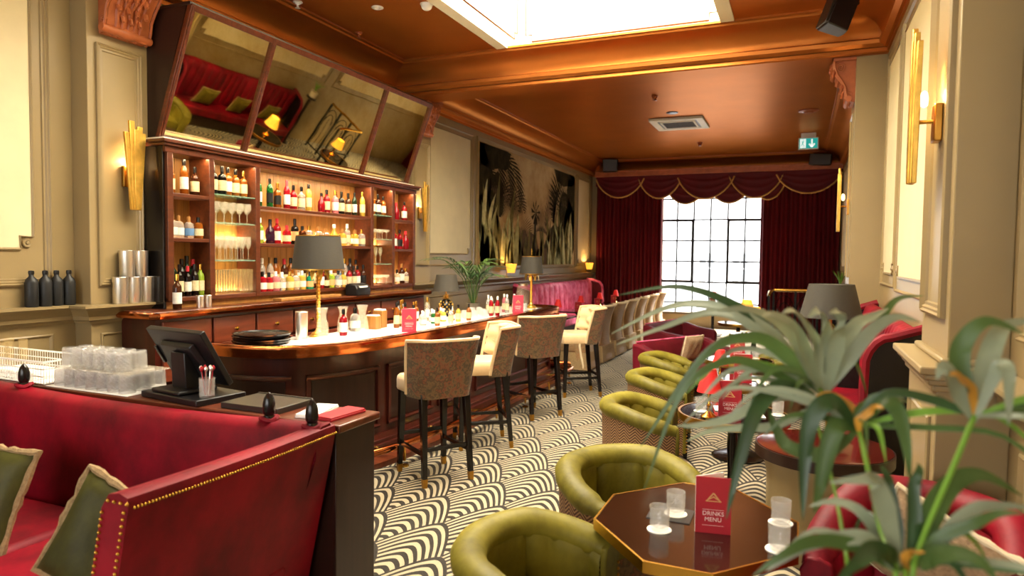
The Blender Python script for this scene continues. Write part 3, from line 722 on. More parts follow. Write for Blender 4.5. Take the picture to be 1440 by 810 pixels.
def tub_chair(name, label, vel, shell, group, R=.37, H=.74, seat=.43, drop=.10):
    """front = +y"""
    t = thing(name, label, 'armchair', group=group)
    n = 40; path = []
    for i in range(n+1):
        s = -1+2*i/n; a = -PI/2+s*1.95
        ex = 1.0; x = R*cos(a)*ex; y = R*sin(a)*1.0
        path.append((x, y, s, a))
    def hz(s): return H-drop*max(0, abs(s)-.45)**1.2/.48
    def nrm(a): return Vector((cos(a), sin(a), 0))
    L = .0
    # outer shell
    P = []; UVs = []
    for x, y, s, a in path:
        o = Vector((x, y, 0)); nn = nrm(a)
        P.append([o+nn*(.045+.02*k)+Vector((0, 0, .06+(hz(s)-.12)*k)) for k in (0, .25, .5, .75, 1)])
        UVs.append([(a*R, .06+(hz(s)-.12)*k) for k in (0, .25, .5, .75, 1)])
    build('outer_shell', MB().grid(P, uv=UVs), shell, t, ang=1)
    P = []
    for i, (x, y, s, a) in enumerate(path):
        o = Vector((x, y, 0)); nn = nrm(a); ch = min(1, abs(sin(s*PI*4.5))*2.2)**.6
        P.append([o+nn*(-.025-.042*ch*(k > .05)*(k < .98)+.015*k)+Vector((0, 0, .30+(hz(s)-.32)*k)) for k in (0, .15, .3, .45, .6, .75, .88, 1)])
    build('channelled_back', MB().grid(P), vel, t, ang=1)
    roll = MB(); rr_ = [.074 if abs(s) < .93 else .058 for _, _, s, _ in path]
    roll.tube([Vector((x, y, hz(s)-.035))+nrm(a)*.015 for x, y, s, a in path], rr_, 12, flat=.85)
    build('top_roll', roll, vel, t, ang=1)
    for i in (0, n):   # scrolled arm fronts with nail heads
        x, y, s, a = path[i]; o = Vector((x, y, 0)); nn = nrm(a); tg = Vector((-sin(a), cos(a), 0))*(1 if i else -1)
        q = [o+nn*k for k in (-.055, .06)]
        mbf = MB(); pts = [(o+nn*u, z) for u, z in ((-.05, .08), (.062, .08), (.07, hz(s)-.12), (.076, hz(s)-.05), (.05, hz(s)+.005), (.0, hz(s)+.012), (-.045, hz(s)-.01), (-.055, hz(s)-.08))]
        mbf.prism(pts, lambda p: p[0]+Vector((0, 0, p[1])), lambda p: p[0]+tg*.03+Vector((0, 0, p[1])))
        af = build('arm_front', mbf, vel, t, bevel=.008)
        nails = MB()
        for k in range(16):
            c = o+nn*.06+tg*.032+Vector((0, 0, .1+k*(hz(s)-.2)/15)); nails.lathe([(.007, -.004), (.007, .004), (.003, .007)], 6, c)
        nl = build('nail_trim', nails, 'dull_brass', af); nl['kind'] = 'stuff'
    outl = [(x*.90, y*.90) for x, y, s, a in path if abs(s) < .96]
    rows = []
    for z, k in ((.30, .97), (.31, 1), (seat-.03, 1.0), (seat-.005, .97), (seat+.012, .85), (seat+.02, .4)):
        rows.append([(x*k, (y-.05)*k+.05 if True else y, z) for x, y in outl])
    build('seat_cushion', MB().grid(rows, closed=True, cap=True), vel, t, ang=1)
    build('seat_base', MB().prism([(x*1.02, y*1.02) for x, y in outl], lambda p: (p[0], p[1], .10), lambda p: (p[0], p[1], .30)), shell if shell != 'herringbone' else 'tapestry', t, ang=1)
    for x, y in ((-.24, .16), (.24, .16), (-.22, -.26), (.22, -.26)):
        build('leg', MB().bar((x, y, .12), (x*1.05, y*1.05, 0), .04, w2=.026), 'black_lacquer', t)
    return t
gc = tub_chair('tub_chair', 'green velvet tub chair closest to the red knole sofa', 'green_velvet', 'herringbone', 'green tub chairs', R=.36)
gc.location = (-.84, 2.52, 0); gc.rotation_euler = (0, 0, math.radians(-90+8)); gc.scale = (1, 1, 1)
GC = [(-.80, 3.66, -125, 'green velvet tub chair behind the octagonal table, channelled inside seen'),
      (-1.03, 5.38, -80, 'green velvet tub chair pulled up to the brass table with the red lamp'),
      (-1.14, 6.72, -85, 'green velvet tub chair next in line past the red lamp table'),
      (-1.30, 8.02, -85, 'green velvet tub chair just before the burgundy sofa'),
      (-.30, 8.9, 95, 'green velvet tub chair facing the banquette wall beyond the stacked menus')]
for x, y, a, lb in GC: dup(gc, (x, y, 0), math.radians(a), lb)
rc = tub_chair('red_tub_chair', 'red velvet tub armchair tucked by the pedestal, holding a knitted cushion', 'red_velvet', 'dark_wood', 'red armchairs', R=.315, H=.95, drop=.26)
rc.location = (.425, 2.93, 0); rc.rotation_euler = (0, 0, math.radians(150))
del rc['group']

def cushion(name, label, m, trim, size, loc, rot, cat='cushion', group=None, th=.13, fr=.022):
    t = thing(name, label, cat, loc, 0, group); t.rotation_euler = rot
    n = 14; w, h = size[0]/2, size[1]/2
    def pt(i, j, sgn):
        u, v = -1+2*i/n, -1+2*j/n
        pinch = 1-.10*(1-abs(v)**2)*abs(u)**3 if 0 else 1
        x = u*w*(1-.06*(1-v*v)); z = v*h*(1-.06*(1-u*u))
        d = th/2*max(0, (1-u**4)*(1-v**4))**.45
        d += .006*sin(9*u+4*v)*(1-u*u)*(1-v*v)
        return (x, sgn*d, z+h)
    mb = MB()
    mb.grid([[pt(i, j, 1) for j in range(n+1)] for i in range(n+1)]); mb.grid([[pt(i, j, -1) for j in range(n+1)] for i in range(n+1)])
    build('cover', mb, m, t, ang=1.5)
    edge = [pt(i, 0, 0) for i in range(n)]+[pt(n, j, 0) for j in range(n)]+[pt(n-i, n, 0) for i in range(n)]+[pt(0, n-j, 0) for j in range(n)]
    build('fringe_trim', MB().tube([Vector(p)+Vector((random.uniform(-.2, .2)*fr, 0, random.uniform(-.2, .2)*fr)) for p in edge], [fr*random.uniform(.6, 1.15) for p in edge], 7, closed=True), trim, t)
    return t
cushion('cushion', 'beige knitted cushion resting in the red tub armchair', 'beige_knit', 'cream_piping', (.44, .42), (.45, 3.0, .60), (math.radians(-18), math.radians(-24), math.radians(158)), fr=.014)

# ---- big red knole sofa, back to the service counter
ks = thing('knole_sofa', 'crimson velvet high sided sofa with black finials and brass nail trim', 'sofa', (0, 0, 0))
SX0, SX1, SY0, SY1, SZ = -4.75, -2.0, 1.52, 2.60, 1.10
FL = lambda z: -.22*(SZ-z)
n = 30; P = []
for i in range(n+1):
    x = SX0+(SX1-.02-SX0)*i/n; sag = .035*sin(PI*min(1, max(0, (x-SX0)/(SX1-SX0))))
    wr_ = .012*noise.noise(Vector((x*2.2, 1, 0)))
    fx = FL(.4)*max(0, (i-n+3)/3); fm = FL(.75)*max(0, (i-n+3)/3); x0_ = x
    P.append([(x+fx, SY1-.16+wr_*2, .40), (x+fm, SY1-.15+wr_*3, .7), (x, SY1-.13+wr_, .95), (x, SY1-.12, SZ-sag-.03), (x, SY1-.09, SZ-sag), (x, SY1-.03, SZ-sag+.004), (x, SY1, SZ-sag-.03), (x+fx*1.35, SY1, .12)])
build('backrest', MB().grid(P, closed=True, cap=True), 'red_velvet', ks, ang=.9)
ax = [(-.13, .40), (-.13, .65), (-.125, SZ-.06), (-.10, SZ-.01), (-.05, SZ), (-.01, SZ-.012), (0, SZ-.04), (0, .6), (0, .12), (-.13, .12)]
for X in (SX1, SX0+.13):
    P = []
    for i in range(13):
        y = SY0+(SY1-SY0)*i/12; P.append([(X+a+FL(z)*(1 if X == SX1 else -1), y, z-(0 if z < .9 else .008*sin(PI*i/12))) for a, z in ax])
    build('arm', MB().grid(P, closed=True, cap=True), 'red_velvet', ks, ang=.9)
def nails(name, pts, r, parent):
    mbn = MB(); 
    for p in pts:
        p = Vector(p); mbn.lathe([(r*.2, -r), (r*.8, -r*.6), (r, 0), (r*.8, r*.6), (r*.2, r)], 6, p)
    o = build(name, mbn, 'brass', parent); o['kind'] = 'stuff'
k = 78; nails('nail_trim', [(SX1-.006, SY0+.02+(SY1-SY0-.02)*i/k, SZ-.048-.008*sin(PI*i/k)) for i in range(k+1)], .0052, ks)
nails('nail_trim', [(SX1-.012-.22*(.06+i*.024), SY0-.004, SZ-.06-i*.024) for i in range(34)]+[(SX1-.115-.22*(.075+i*.024), SY0-.004, SZ-.075-i*.024) for i in range(33)]+[(SX1-.10+.03*i, SY0-.004, SZ-.03) for i in range(4)], .0068, ks)
build('seat_base', MB().box(SX0+.1, SX1-.1, SY0+.05, SY1-.1, .12, .34), 'red_velvet', ks, bevel=.02)
for i in range(2):
    a = SX0+.13+i*(SX1-SX0-.26)/2; build('seat_cushion', MB().box(a+.005, a+(SX1-SX0-.26)/2-.005, SY0+.0, SY1-.17, .34, .50), 'red_velvet', ks, bevel=.045)
FIN = [(.010, -.05), (.024, -.04), (.027, -.03), (.022, -.018), (.029, -.005), (.031, .012), (.030, .04), (.024, .066), (.013, .086), (.004, .094)]
for x, y in ((SX1-.36, SY1-.06), (SX1-.075, SY1-.09), (SX0+.5, SY1-.05)):
    f = build('finial', MB().lathe([(r, z) for r, z in FIN], 14, (x, y, SZ+.03)), 'black_lacquer', ks)
    build('rope_tie', MB().tube([(x+.038*cos(t*PI/6), y+.038*sin(t*PI/6), SZ-.005+.006*sin(t)) for t in range(12)], .013, 6, closed=True), 'red_velvet', f)
for x in (SX0+.1, SX1-.1):
    for y in (SY0+.08, SY1-.08): build('leg', MB().lathe([(.03, 0), (.04, .05), (.03, .12)], 10, (x, y, 0)), 'black_lacquer', ks)
cushion('fringed_cushion', 'olive velvet cushion with gold fringe propped against the sofa arm with nail trim', 'olive_velvet', 'fringe', (.46, .46), (-2.66, 1.78, .50), (math.radians(-15), math.radians(22), math.radians(8)), fr=.02)
cushion('fringed_cushion', 'olive velvet cushion with gold fringe lying in the middle of the crimson sofa', 'olive_velvet', 'fringe', (.48, .48), (-3.62, 1.86, .50), (math.radians(-18), math.radians(8), math.radians(14)), fr=.02)

# ---- high backed dining chairs along the left tables
def highback(label):
    t = thing('high_back_chair', label, 'chair', group='high backed dining chairs')
    # front = +y ; back at y<0
    pf = [(.06, -.30), (.12, -.295), (.25, -.26), (.42, -.23), (.62, -.235), (.80, -.265), (.93, -.305), (1.0, -.335), (1.03, -.36)]
    us = [-1+2*i/12 for i in range(13)]
    def bp(u, z, y, d): return Vector((u*(.36-.03*(z > .9)*abs(z-.9)/.13), y+.10*abs(u)**4+d, z))
    P = [[bp(u, z, y, 0) for u in us] for z, y in pf]
    build('backrest', MB().slab(P, (0, .09, 0)), 'tapestry_pale', t, ang=.9)
    for s in (-1, 1): build('piping', MB().tube([bp(s, z, y, -.002) for z, y in pf], .018, 6), 'cream_piping', t)
    build('piping', MB().tube([bp(u, 1.03, -.36, 0) for u in us], .022, 6), 'cream_piping', t)
    build('seat', MB().box(-.33, .33, -.18, .32, .30, .46), 'tapestry_pale', t, bevel=.04)
    for z0, z1, e in ((.17, .31, .0), (.03, .18, .012)):
        q = [(-.35-e, -.27-e), (.35+e, -.27-e), (.34+e, .33+e), (-.34-e, .33+e)]
        rows = []
        ring = []
        for i in range(4):
            a, b = Vector(q[i]), Vector(q[(i+1) % 4])
            for k in range(14): ring.append(a.lerp(b, k/14))
        for z, f in ((z1, 1), (z0, 1.04)):
            rows.append([(p.x*f*(1+.012*(i % 2)), p.y*f*(1+.012*(i % 2)), z) for i, p in enumerate(ring)])
        build('fringe_skirt', MB().grid(rows, closed=True, cap=True), 'fringe', t)
    return t
hb = highback('pale tapestry high backed chair at the head of the row, beside the last stool')
hb.location = (-3.45, 11.05, 0); hb.rotation_euler = (0, 0, PI/2)
for k, y in enumerate((12.0, 12.95, 13.95, 15.0, 16.1, 17.3)):
    dup(hb, (-3.45, y, 0), PI/2+random.uniform(-.04, .04), f'pale tapestry high backed chair, {ORD[k+1]} in the row counting from the bar')

# ---- banquettes
def banquette(name, label, L, H, vel, end, loc, rz, folds=26, depth=.62, amp=.03):
    """runs along local x from 0..L, faces +y, back on y=0"""
    t = thing(name, label, 'banquette', loc, rz)
    n = int(folds*8); P = []
    for i in range(n+1):
        x = L*i/n; f = abs(sin(PI*folds*x/L))**.6*amp
        P.append([(x, .14+f, .42), (x, .15+f*1.1, .7), (x, .14+f, H-.12), (x, .12+f*.6, H-.03), (x, .07, H), (x, .02, H-.02), (x, 0, .1)])
    build('channelled_back', MB().grid(P, closed=True, cap=True), vel, t, ang=1)
    build('seat', MB().box(.02, L-.02, .13, depth, .26, .46), vel, t, bevel=.04)
    build('plinth', MB().box(.02, L-.02, .1, depth-.06, 0, .26), 'dark_wood', t, smooth=False)
    for x0 in (-.04, L):
        pr = [(0, .0), (depth-.1, 0), (depth-.1, .55), (depth-.13, .8)]+[(depth-.30+.17*cos(a)-.0, .95*H-.05-.2+.25*sin(a)) for a in [PI/2*i/5 for i in range(1, 6)]]+[(0, H)]
        build('end_panel', MB().prism(pr, lambda p: (x0, p[0], p[1]), lambda p: (x0+.04, p[0], p[1])), end, t, ang=.5)
        build('edge_roll', MB().tube([(x0+.02, a+.012, b+.012) for a, b in pr[1:]], .035, 8), vel, t)
    return t
banquette('long_banquette', 'tall channelled crimson banquette under the cream panels of the right wall', 3.1, 1.42, 'red_velvet', 'black_lacquer', (XR-.015, 5.42, 0), PI/2, 22, .50)
banquette('long_banquette', 'pink and crimson draped velvet banquette beneath the jungle mural', 5.3, 1.28, 'pink_velvet', 'burgundy_velvet', (XL+.04, 18.5, 0), -PI/2, 15, .6, .06)

def lowsofa(label, loc, rz, L=1.7):
    t = thing('low_sofa', label, 'sofa', loc, rz, 'burgundy sofas'); h = L/2
    build('seat', MB().box(-h+.1, h-.1, -.30, .36, .18, .42), 'burgundy_velvet', t, bevel=.05)
    P = []
    for i in range(25):
        x = -h+.02+(L-.04)*i/24; P.append([(x, -.40, .12), (x, -.42, .5), (x, -.44, .66), (x, -.40, .71), (x, -.33, .70), (x, -.28, .64), (x, -.26, .4), (x, -.26, .12)])
    build('backrest', MB().grid(P, closed=True, cap=True), 'burgundy_velvet', t, ang=.9)
    build('back_piping', MB().tube([(-h+.02, -.41, .715), (h-.02, -.41, .715)], .012, 6), 'pink_velvet', t)
    for s in (-1, 1):
        pr = [(-.40, .12), (.36, .12), (.37, .5), (.33, .56), (.0, .60), (-.3, .69), (-.42, .70)]
        build('arm', MB().prism(pr, lambda p: (s*h-.07, p[0], p[1]), lambda p: (s*h+.07, p[0], p[1])), 'burgundy_velvet', t, bevel=.03)
        for y in (-.32, .3): build('leg', MB().bar((s*(h-.05), y, .13), (s*(h-.05), y, 0), .045, w2=.03), 'black_lacquer', t)
    return t
lowsofa('burgundy low sofa with a knitted cushion standing after the green chairs', (-1.38, 9.85, 0), math.radians(-118), 1.5)
lowsofa('burgundy low sofa with pink piping further along towards the street window', (-1.95, 12.6, 0), math.radians(-105), 1.4)
cushion('cushion', 'beige knitted cushion leaning on the low burgundy sofa', 'beige_knit', 'cream_piping', (.42, .38), (-1.44, 9.98, .42), (math.radians(-14), 0, math.radians(-118)), fr=.012)

# ================================================================ TABLES
def round_table(label, loc, r, top='black_mirror', rim='dull_brass', h=.74, ry=None, group='brass rimmed tables'):
    t = thing('round_table', label, 'table', loc, 0, group); k = (ry or r)/r
    mb = MB().lathe([(.01, h-.02), (r-.01, h-.02), (r-.01, h), (.01, h)], 40)
    o = build('tabletop', mb, top, t, ang=.5); o.scale = (1, k, 1)
    o = build('rim', MB().lathe([(r-.012, h-.05), (r+.004, h-.05), (r+.008, h-.025), (r+.004, h+.003), (r-.012, h+.003), (r-.012, h-.05)], 40, cap=False), rim, t, ang=.5); o.scale = (1, k, 1)
    build('column', MB().lathe([(.06, .03), (.035, .06), (.03, .3), (.04, .5), (.03, h-.06), (.10, h-.02)], 16), 'black_lacquer', t)
    build('base', MB().lathe([(.24, 0), (.24, .015), (.20, .03), (.07, .04)], 24), 'black_lacquer', t)
    return t
round_table('brass rimmed table carrying the red candlestick lamp beside the green chair', (-.43, 5.30, 0), .40)
round_table('brass rimmed table behind the red lamp table, set with menus and folded napkins', (-.50, 6.75, 0), .40)
round_table('brass rimmed table in front of the burgundy sofa', (-.62, 8.15, 0), .38)
round_table('brass rimmed table near the iron railing, with a pleated yellow lamp', (-.62, 11.0, 0), .36)
round_table('brass rimmed table beside the red curtain with a yellow lamp', (-1.0, 12.9, 0), .36)
rt = thing('side_table', 'round red wooden side table with a dark edge in front of the banquette', 'table', (.17, 4.72, 0))
build('tabletop', MB().lathe([(.01, .70), (.40, .70), (.40, .715), (.38, .72), (.01, .72)], 40), 'red_wood', rt, ang=.5)
build('edge_band', MB().lathe([(.385, .64), (.41, .64), (.41, .71), (.385, .71), (.385, .64)], 40, cap=False), 'dark_wood', rt, ang=.5)
build('drum', MB().lathe([(.30, .0), (.33, .1), (.335, .5), (.36, .64)], 32), 'taupe_paint', rt)
# octagonal table
ot = thing('octagonal_table', 'octagonal polished wooden table with a brass edge, set with tumblers and a menu', 'table', (-.39, 3.03, 0))
def octo(hx, hy, cx, cy): return [(-hx, -hy+cy), (-hx+cx, -hy), (hx-cx, -hy), (hx, -hy+cy), (hx, hy-cy), (hx-cx, hy), (-hx+cx, hy), (-hx, hy-cy)]
oc = octo(.42, .50, .29, .33); oi = octo(.412, .492, .287, .327)
build('tabletop', MB().prism(oi, lambda p: (p[0], p[1], .70), lambda p: (p[0], p[1], .74)), 'table_wood', ot, smooth=False)
mb = MB(); m8 = len(oc)
for i in range(8):
    a, b, c, d = oc[i], oc[(i+1) % 8], oi[(i+1) % 8], oi[i]
    mb.add([(*p, z) for z in (.695, .742) for p in (a, b, c, d)], BXF)
build('brass_edge', mb, 'brass', ot, smooth=False)
build('column', MB().lathe([(.09, .04), (.05, .1), (.045, .4), (.06, .6), (.14, .70)], 16), 'black_lacquer', ot)
build('base', MB().lathe([(.30, 0), (.30, .02), (.26, .04), (.09, .05)], 24), 'dull_brass', ot)
# small square tables in front of the high chairs (left row)
def left_table(label, y):
    t = thing('dining_table', label, 'table', (-4.4, y, 0), 0, 'tables along the mural')
    build('tabletop', MB().box(-.36, .36, -.36, .36, .71, .74), 'table_wood', t, bevel=.004)
    build('column', MB().lathe([(.05, .02), (.035, .1), (.035, .65), (.1, .71)], 12), 'black_lacquer', t); build('base', MB().box(-.22, .22, -.22, .22, 0, .025), 'black_lacquer', t, bevel=.005)
for k, y in enumerate((12.5, 14.0, 15.5, 17.0)):
    left_table(f'dark square dining table under the mural, {ORD[k]} counting from the bar', y)
left_table('dark square dining table standing in front of the street window', 17.4)
bpy.data.objects['dining_table.004'].location = (-1.95, 17.3, 0)

# ================================================================ LAMPS
def text(txt, size, m, parent, loc, rot, name='lettering', ext=.0006):
    cu = bpy.data.curves.new(name, 'FONT'); cu.body = txt; cu.size = size; cu.extrude = ext; cu.align_x = 'CENTER'; cu.align_y = 'CENTER'
    o = bpy.data.objects.new(name, cu); COL.objects.link(o); cu.materials.append(MATS[m])
    dg = bpy.context.evaluated_depsgraph_get(); me = bpy.data.meshes.new_from_object(o.evaluated_get(dg)); bpy.data.objects.remove(o)
    o = bpy.data.objects.new(name, me); COL.objects.link(o); o.parent = parent; o.location = loc; o.rotation_euler = rot; return o
def palm_lamp(label, loc, H, r0, r1, sh, z0, finial=False):
    """gold palm tree lamp; shade spans z0..z0+sh above the base"""
    t = thing('palm_lamp', label, 'lamp', loc, 0)
    build('base', MB().lathe([(.085, 0), (.085, .012), (.07, .02), (.065, .035), (.04, .045), (.03, .06), (.02, .08)], 20), 'gold_leaf', t)
    pr = []
    nb = 16
    for i in range(nb): 
        z = .07+(z0-.10)*i/nb; pr += [(.017, z), (.023, z+(z0-.1)/nb*.75)]
    build('trunk', MB().lathe(pr+[(.015, z0-.02)], 12), 'gold_leaf', t)
    lv = MB()
    for k in range(9):
        a = k*2*PI/9; pts = [Vector((cos(a)*q, sin(a)*q, z0-.01+dz)) for q, dz in ((.01, 0), (.05, .035), (.09, .02), (.115, -.035), (.12, -.09))]
        side = Vector((-sin(a), cos(a), 0)); w = (.012, .026, .028, .02, .004)
        lv.slab([[p-side*ww, p+Vector((0, 0, .006)), p+side*ww] for p, ww in zip(pts, w)], (0, 0, -.004))
    build('palm_leaves', lv, 'gold_leaf', t)
    build('stem', MB().tube([(0, 0, z0-.03), (0, 0, z0+sh+.02)], .006, 6), 'brass', t)
    th = .004
    build('shade', MB().lathe([(r0, z0), (r1, z0+sh), (r1-th, z0+sh), (r0-th, z0), (r0, z0)], 36, cap=False), 'grey_shade', t)
    build('shade_trim', MB().lathe([(r0+.002, z0-.003), (r0+.002, z0+.008), (r0-.005, z0+.008), (r0-.005, z0-.003), (r0+.002, z0-.003)], 36, cap=False), 'dull_brass', t)
    build('shade_trim', MB().lathe([(r1+.002, z0+sh-.006), (r1+.002, z0+sh+.003), (r1-.006, z0+sh+.003), (r1-.006, z0+sh-.006), (r1+.002, z0+sh-.006)], 36, cap=False), 'dull_brass', t)
    build('bulb', MB().lathe([(.005, 0), (.02, .02), (.03, .05), (.02, .08), (.004, .09)], 10, (0, 0, z0+.06)), 'bulb_glow', t)
    if finial: build('finial', MB().lathe([(.004, 0), (.012, .02), (.006, .04), (.01, .06), (.003, .12)], 8, (0, 0, z0+sh)), 'brass', t)
    return t
palm_lamp('gold palm tree lamp with a wide grey shade among the carafes', (-4.22, 5.2, 1.112), .9, .245, .205, .32, .64)
palm_lamp('gold palm tree lamp with a grey shade and spike at the far bar end', (-3.78, 9.64, 1.112), .8, .185, .145, .27, .52, True)
pl = thing('pineapple_lamp', 'black and gold pineapple lamp with a small grey shade on the bar', 'lamp', (-4.42, 8.35, 1.112)); 
pl.location = (-4.2, 7.7, 1.112)
pr = [(.05, 0), (.06, .01), (.05, .025), (.075, .05), (.09, .09), (.088, .14), (.07, .19), (.04, .22), (.02, .23)]
build('body', MB().lathe(pr, 18), 'black_ceramic', pl)
st = MB()
for i in range(6):
    for k in range(10):
        a = (k+.5*(i % 2))*2*PI/10; z = .04+i*.03; rr2 = [r for r, zz in pr if zz <= z+.02][-1]
        st.lathe([(.002, .012), (.009, 0), (.002, -.012)], 6, (rr2*cos(a), rr2*sin(a), z))
o = build('studs', st, 'gold_leaf', pl); o['kind'] = 'stuff'
lv = MB()
for j, (rr2, zz, q) in enumerate(((.05, .03, 9), (.035, .06, 7), (.018, .08, 5))):
    for k in range(q):
        a = k*2*PI/q+j*.4; d = Vector((cos(a), sin(a), 0)); s = Vector((-sin(a), cos(a), 0)); b = Vector((0, 0, .215))
        lv.slab([[b+d*.015-s*.012, b+d*.015+s*.012], [b+d*rr2*.8+Vector((0, 0, zz*.7))-s*.01, b+d*rr2*.8+Vector((0, 0, zz*.7))+s*.01], [b+d*rr2*1.5+Vector((0, 0, zz))-s*.001, b+d*rr2*1.5+Vector((0, 0, zz))+s*.001]], (0, 0, -.003))
build('crown_leaves', lv, 'gold_leaf', pl)
build('stem', MB().tube([(0, 0, .22), (0, 0, .52)], .006, 6), 'brass', pl)
build('shade', MB().lathe([(.17, .33), (.13, .54), (.126, .54), (.166, .33), (.17, .33)], 32, cap=False), 'grey_shade', pl)
build('bulb', MB().lathe([(.005, 0), (.025, .03), (.02, .07), (.004, .08)], 10, (0, 0, .38)), 'bulb_glow', pl)
light('pineapple_lamp_light', 'POINT', (-4.2, 7.7, 1.112+.46), 3, (1, .7, .35), .03)
# large grey floor lamp by the banquette
fl = thing('floor_lamp', 'standing lamp with a big tapered grey shade beside the right wall banquette', 'lamp', (.25, 6.25, 0))
build('base', MB().lathe([(.15, 0), (.15, .015), (.05, .03), (.014, .05)], 24), 'dull_brass', fl)
build('pole', MB().tube([(0, 0, .03), (0, 0, 1.55)], .013, 10), 'dull_brass', fl)
build('shade', MB().lathe([(.245, 1.42), (.175, 1.70), (.17, 1.70), (.24, 1.42), (.245, 1.42)], 40, cap=False), 'grey_shade', fl)
build('shade_top', MB().lathe([(.174, 1.692), (.174, 1.696), (.03, 1.697)], 40, cap=False), 'grey_shade', fl)

def red_lamp(label, loc, s=1.0):
    t = thing('candlestick_lamp', label, 'lamp', loc, 0, 'red shaded table lamps')
    build('candlestick', MB().lathe([(.055, 0), (.056, .01), (.045, .018), (.03, .03), (.014, .045), (.011, .07), (.018, .085), (.011, .10), (.010, .15), (.016, .165), (.008, .18), (.008, .20)], 16), 'brass', t)
    build('shade', MB().lathe([(.085, .18), (.042, .34), (.039, .34), (.082, .18), (.085, .18)], 28, cap=False), 'red_shade', t)
    build('shade_top', MB().lathe([(.042, .336), (.041, .34), (.005, .341)], 20, cap=False), 'red_shade', t)
    t.scale = (s, s, s); return t
red_lamp('red candlestick lamp on the brass table beside the seated green chair', (-.58, 5.06, .743), 1.05)
red_lamp('red candlestick lamp on the table behind the red lamp table', (-.66, 6.56, .743), .9)
for k, y in enumerate((12.5, 14.0, 15.5, 17.0)):
    red_lamp(f'red table lamp under the mural, {ORD[k]} table counting from the bar', (-4.35, y+.06, .74), .95)
red_lamp('red table lamp on the table in front of the street window', (-1.93, 17.35, .74), 1.0)

def yellow_lamp(label, loc):
    t = thing('pleated_lamp', label, 'lamp', loc, 0, 'pleated yellow lamps')
    build('base', MB().lathe([(.07, 0), (.07, .012), (.03, .03), (.012, .06), (.02, .14), (.01, .24)], 16), 'brass', t)
    n = 48; rows = []
    for r, z in ((.13, .22), (.075, .42)): rows.append([((r+.004*(k % 2))*cos(2*PI*k/n), (r+.004*(k % 2))*sin(2*PI*k/n), z) for k in range(n)])
    build('pleated_shade', MB().grid(rows, closed=True), 'yellow_shade', t)
    light('pleated_lamp_light', 'POINT', (loc[0], loc[1], loc[2]+.3), 3, (1, .7, .3), .03)
yellow_lamp('pleated yellow lamp on the brass table before the iron railing', (-.62, 11.0, .743))
yellow_lamp('pleated yellow lamp on the brass table by the red curtain', (-.86, 12.9, .743))
# little clip lamps washing the mural
def wall_lamp(label, y):
    t = thing('banquette_lamp', label, 'lamp', (XL+.07, y, 1.471), 0, 'small yellow lamps on the banquette')
    build('stem', MB().tube([(0, 0, 0), (0, 0, .10), (.08, 0, .14)], .008, 6).lathe([(.04, 0), (.04, .01), (.01, .02)], 12), 'brass', t)
    build('shade', MB().lathe([(.075, .09), (.115, .27), (.112, .27), (.072, .09), (.075, .09)], 24, (.10, 0, 0), cap=False), 'yellow_shade', t)
    light('banquette_lamp_light', 'POINT', (XL+.17, y, 1.47+.22), 9, (1, .66, .26), .03)
wall_lamp('small yellow lamp on the banquette, lighting the mural beside the palm plant', 12.75)
wall_lamp('small yellow lamp on the banquette end next to the red curtain', 18.35)

# brass fan sconces
def sconce(label, loc, rz, s=1.0):
    t = thing('fan_sconce', label, 'wall light', loc, rz, 'brass fan sconces')
    t.scale = (s, s, s)   # local +x is out from the wall, y along the wall
    build('backplate', MB().box(0, .035, -.05, .05, -.16, .02), 'dull_brass', t, bevel=.006)
    build('arm', MB().tube([(.02, 0, -.06), (.12, 0, -.06)], .01, 8), 'dull_brass', t)
    for k, (y, tp, xo) in enumerate(((-.068, .30, .112), (-.034, .40, .120), (.0, .33, .127), (.034, .36, .120), (.068, .31, .112))):
        q = []
        for z, f, w in ((-.36, .45, .018), (tp, 1.15, .026)):
            q += [(xo+dx, y*f+dy, z) for dx, dy in ((-.012, -w), (.012, -w), (.012, w), (-.012, w))]
        build('blade', MB().add(q, BXF), 'gold_leaf', t, bevel=.004)
    build('bulb', MB().lathe([(.004, -.04), (.016, -.03), (.018, .0), (.014, .03), (.004, .04)], 10, (.075, 0, .05)), 'bulb_glow', t)
    a = Vector((.07, 0, .06)); c, sn = cos(rz), sin(rz)
    light('sconce_light', 'POINT', (loc[0]+a.x*c*s, loc[1]+a.x*sn*s, loc[2]+.06), 26, (1, .70, .34), .02)
sconce('gold fan sconce on the pilaster above the steel tins', (PLX, 4.13, 2.62), 0)
sconce('gold fan sconce on the pilaster past the bottle shelves', (PLX, 9.05, 2.62), 0)
sconce('gold fan sconce on the panelled pilaster above the pedestal', (P1X, 3.86, 2.64), PI)
sconce('gold fan sconce on the pilaster beyond the banquette', (P2X, 9.0, 2.6), PI)
sconce('gold fan sconce on the right wall between the two far cream panels', (XR2, 13.75, 2.6), PI)

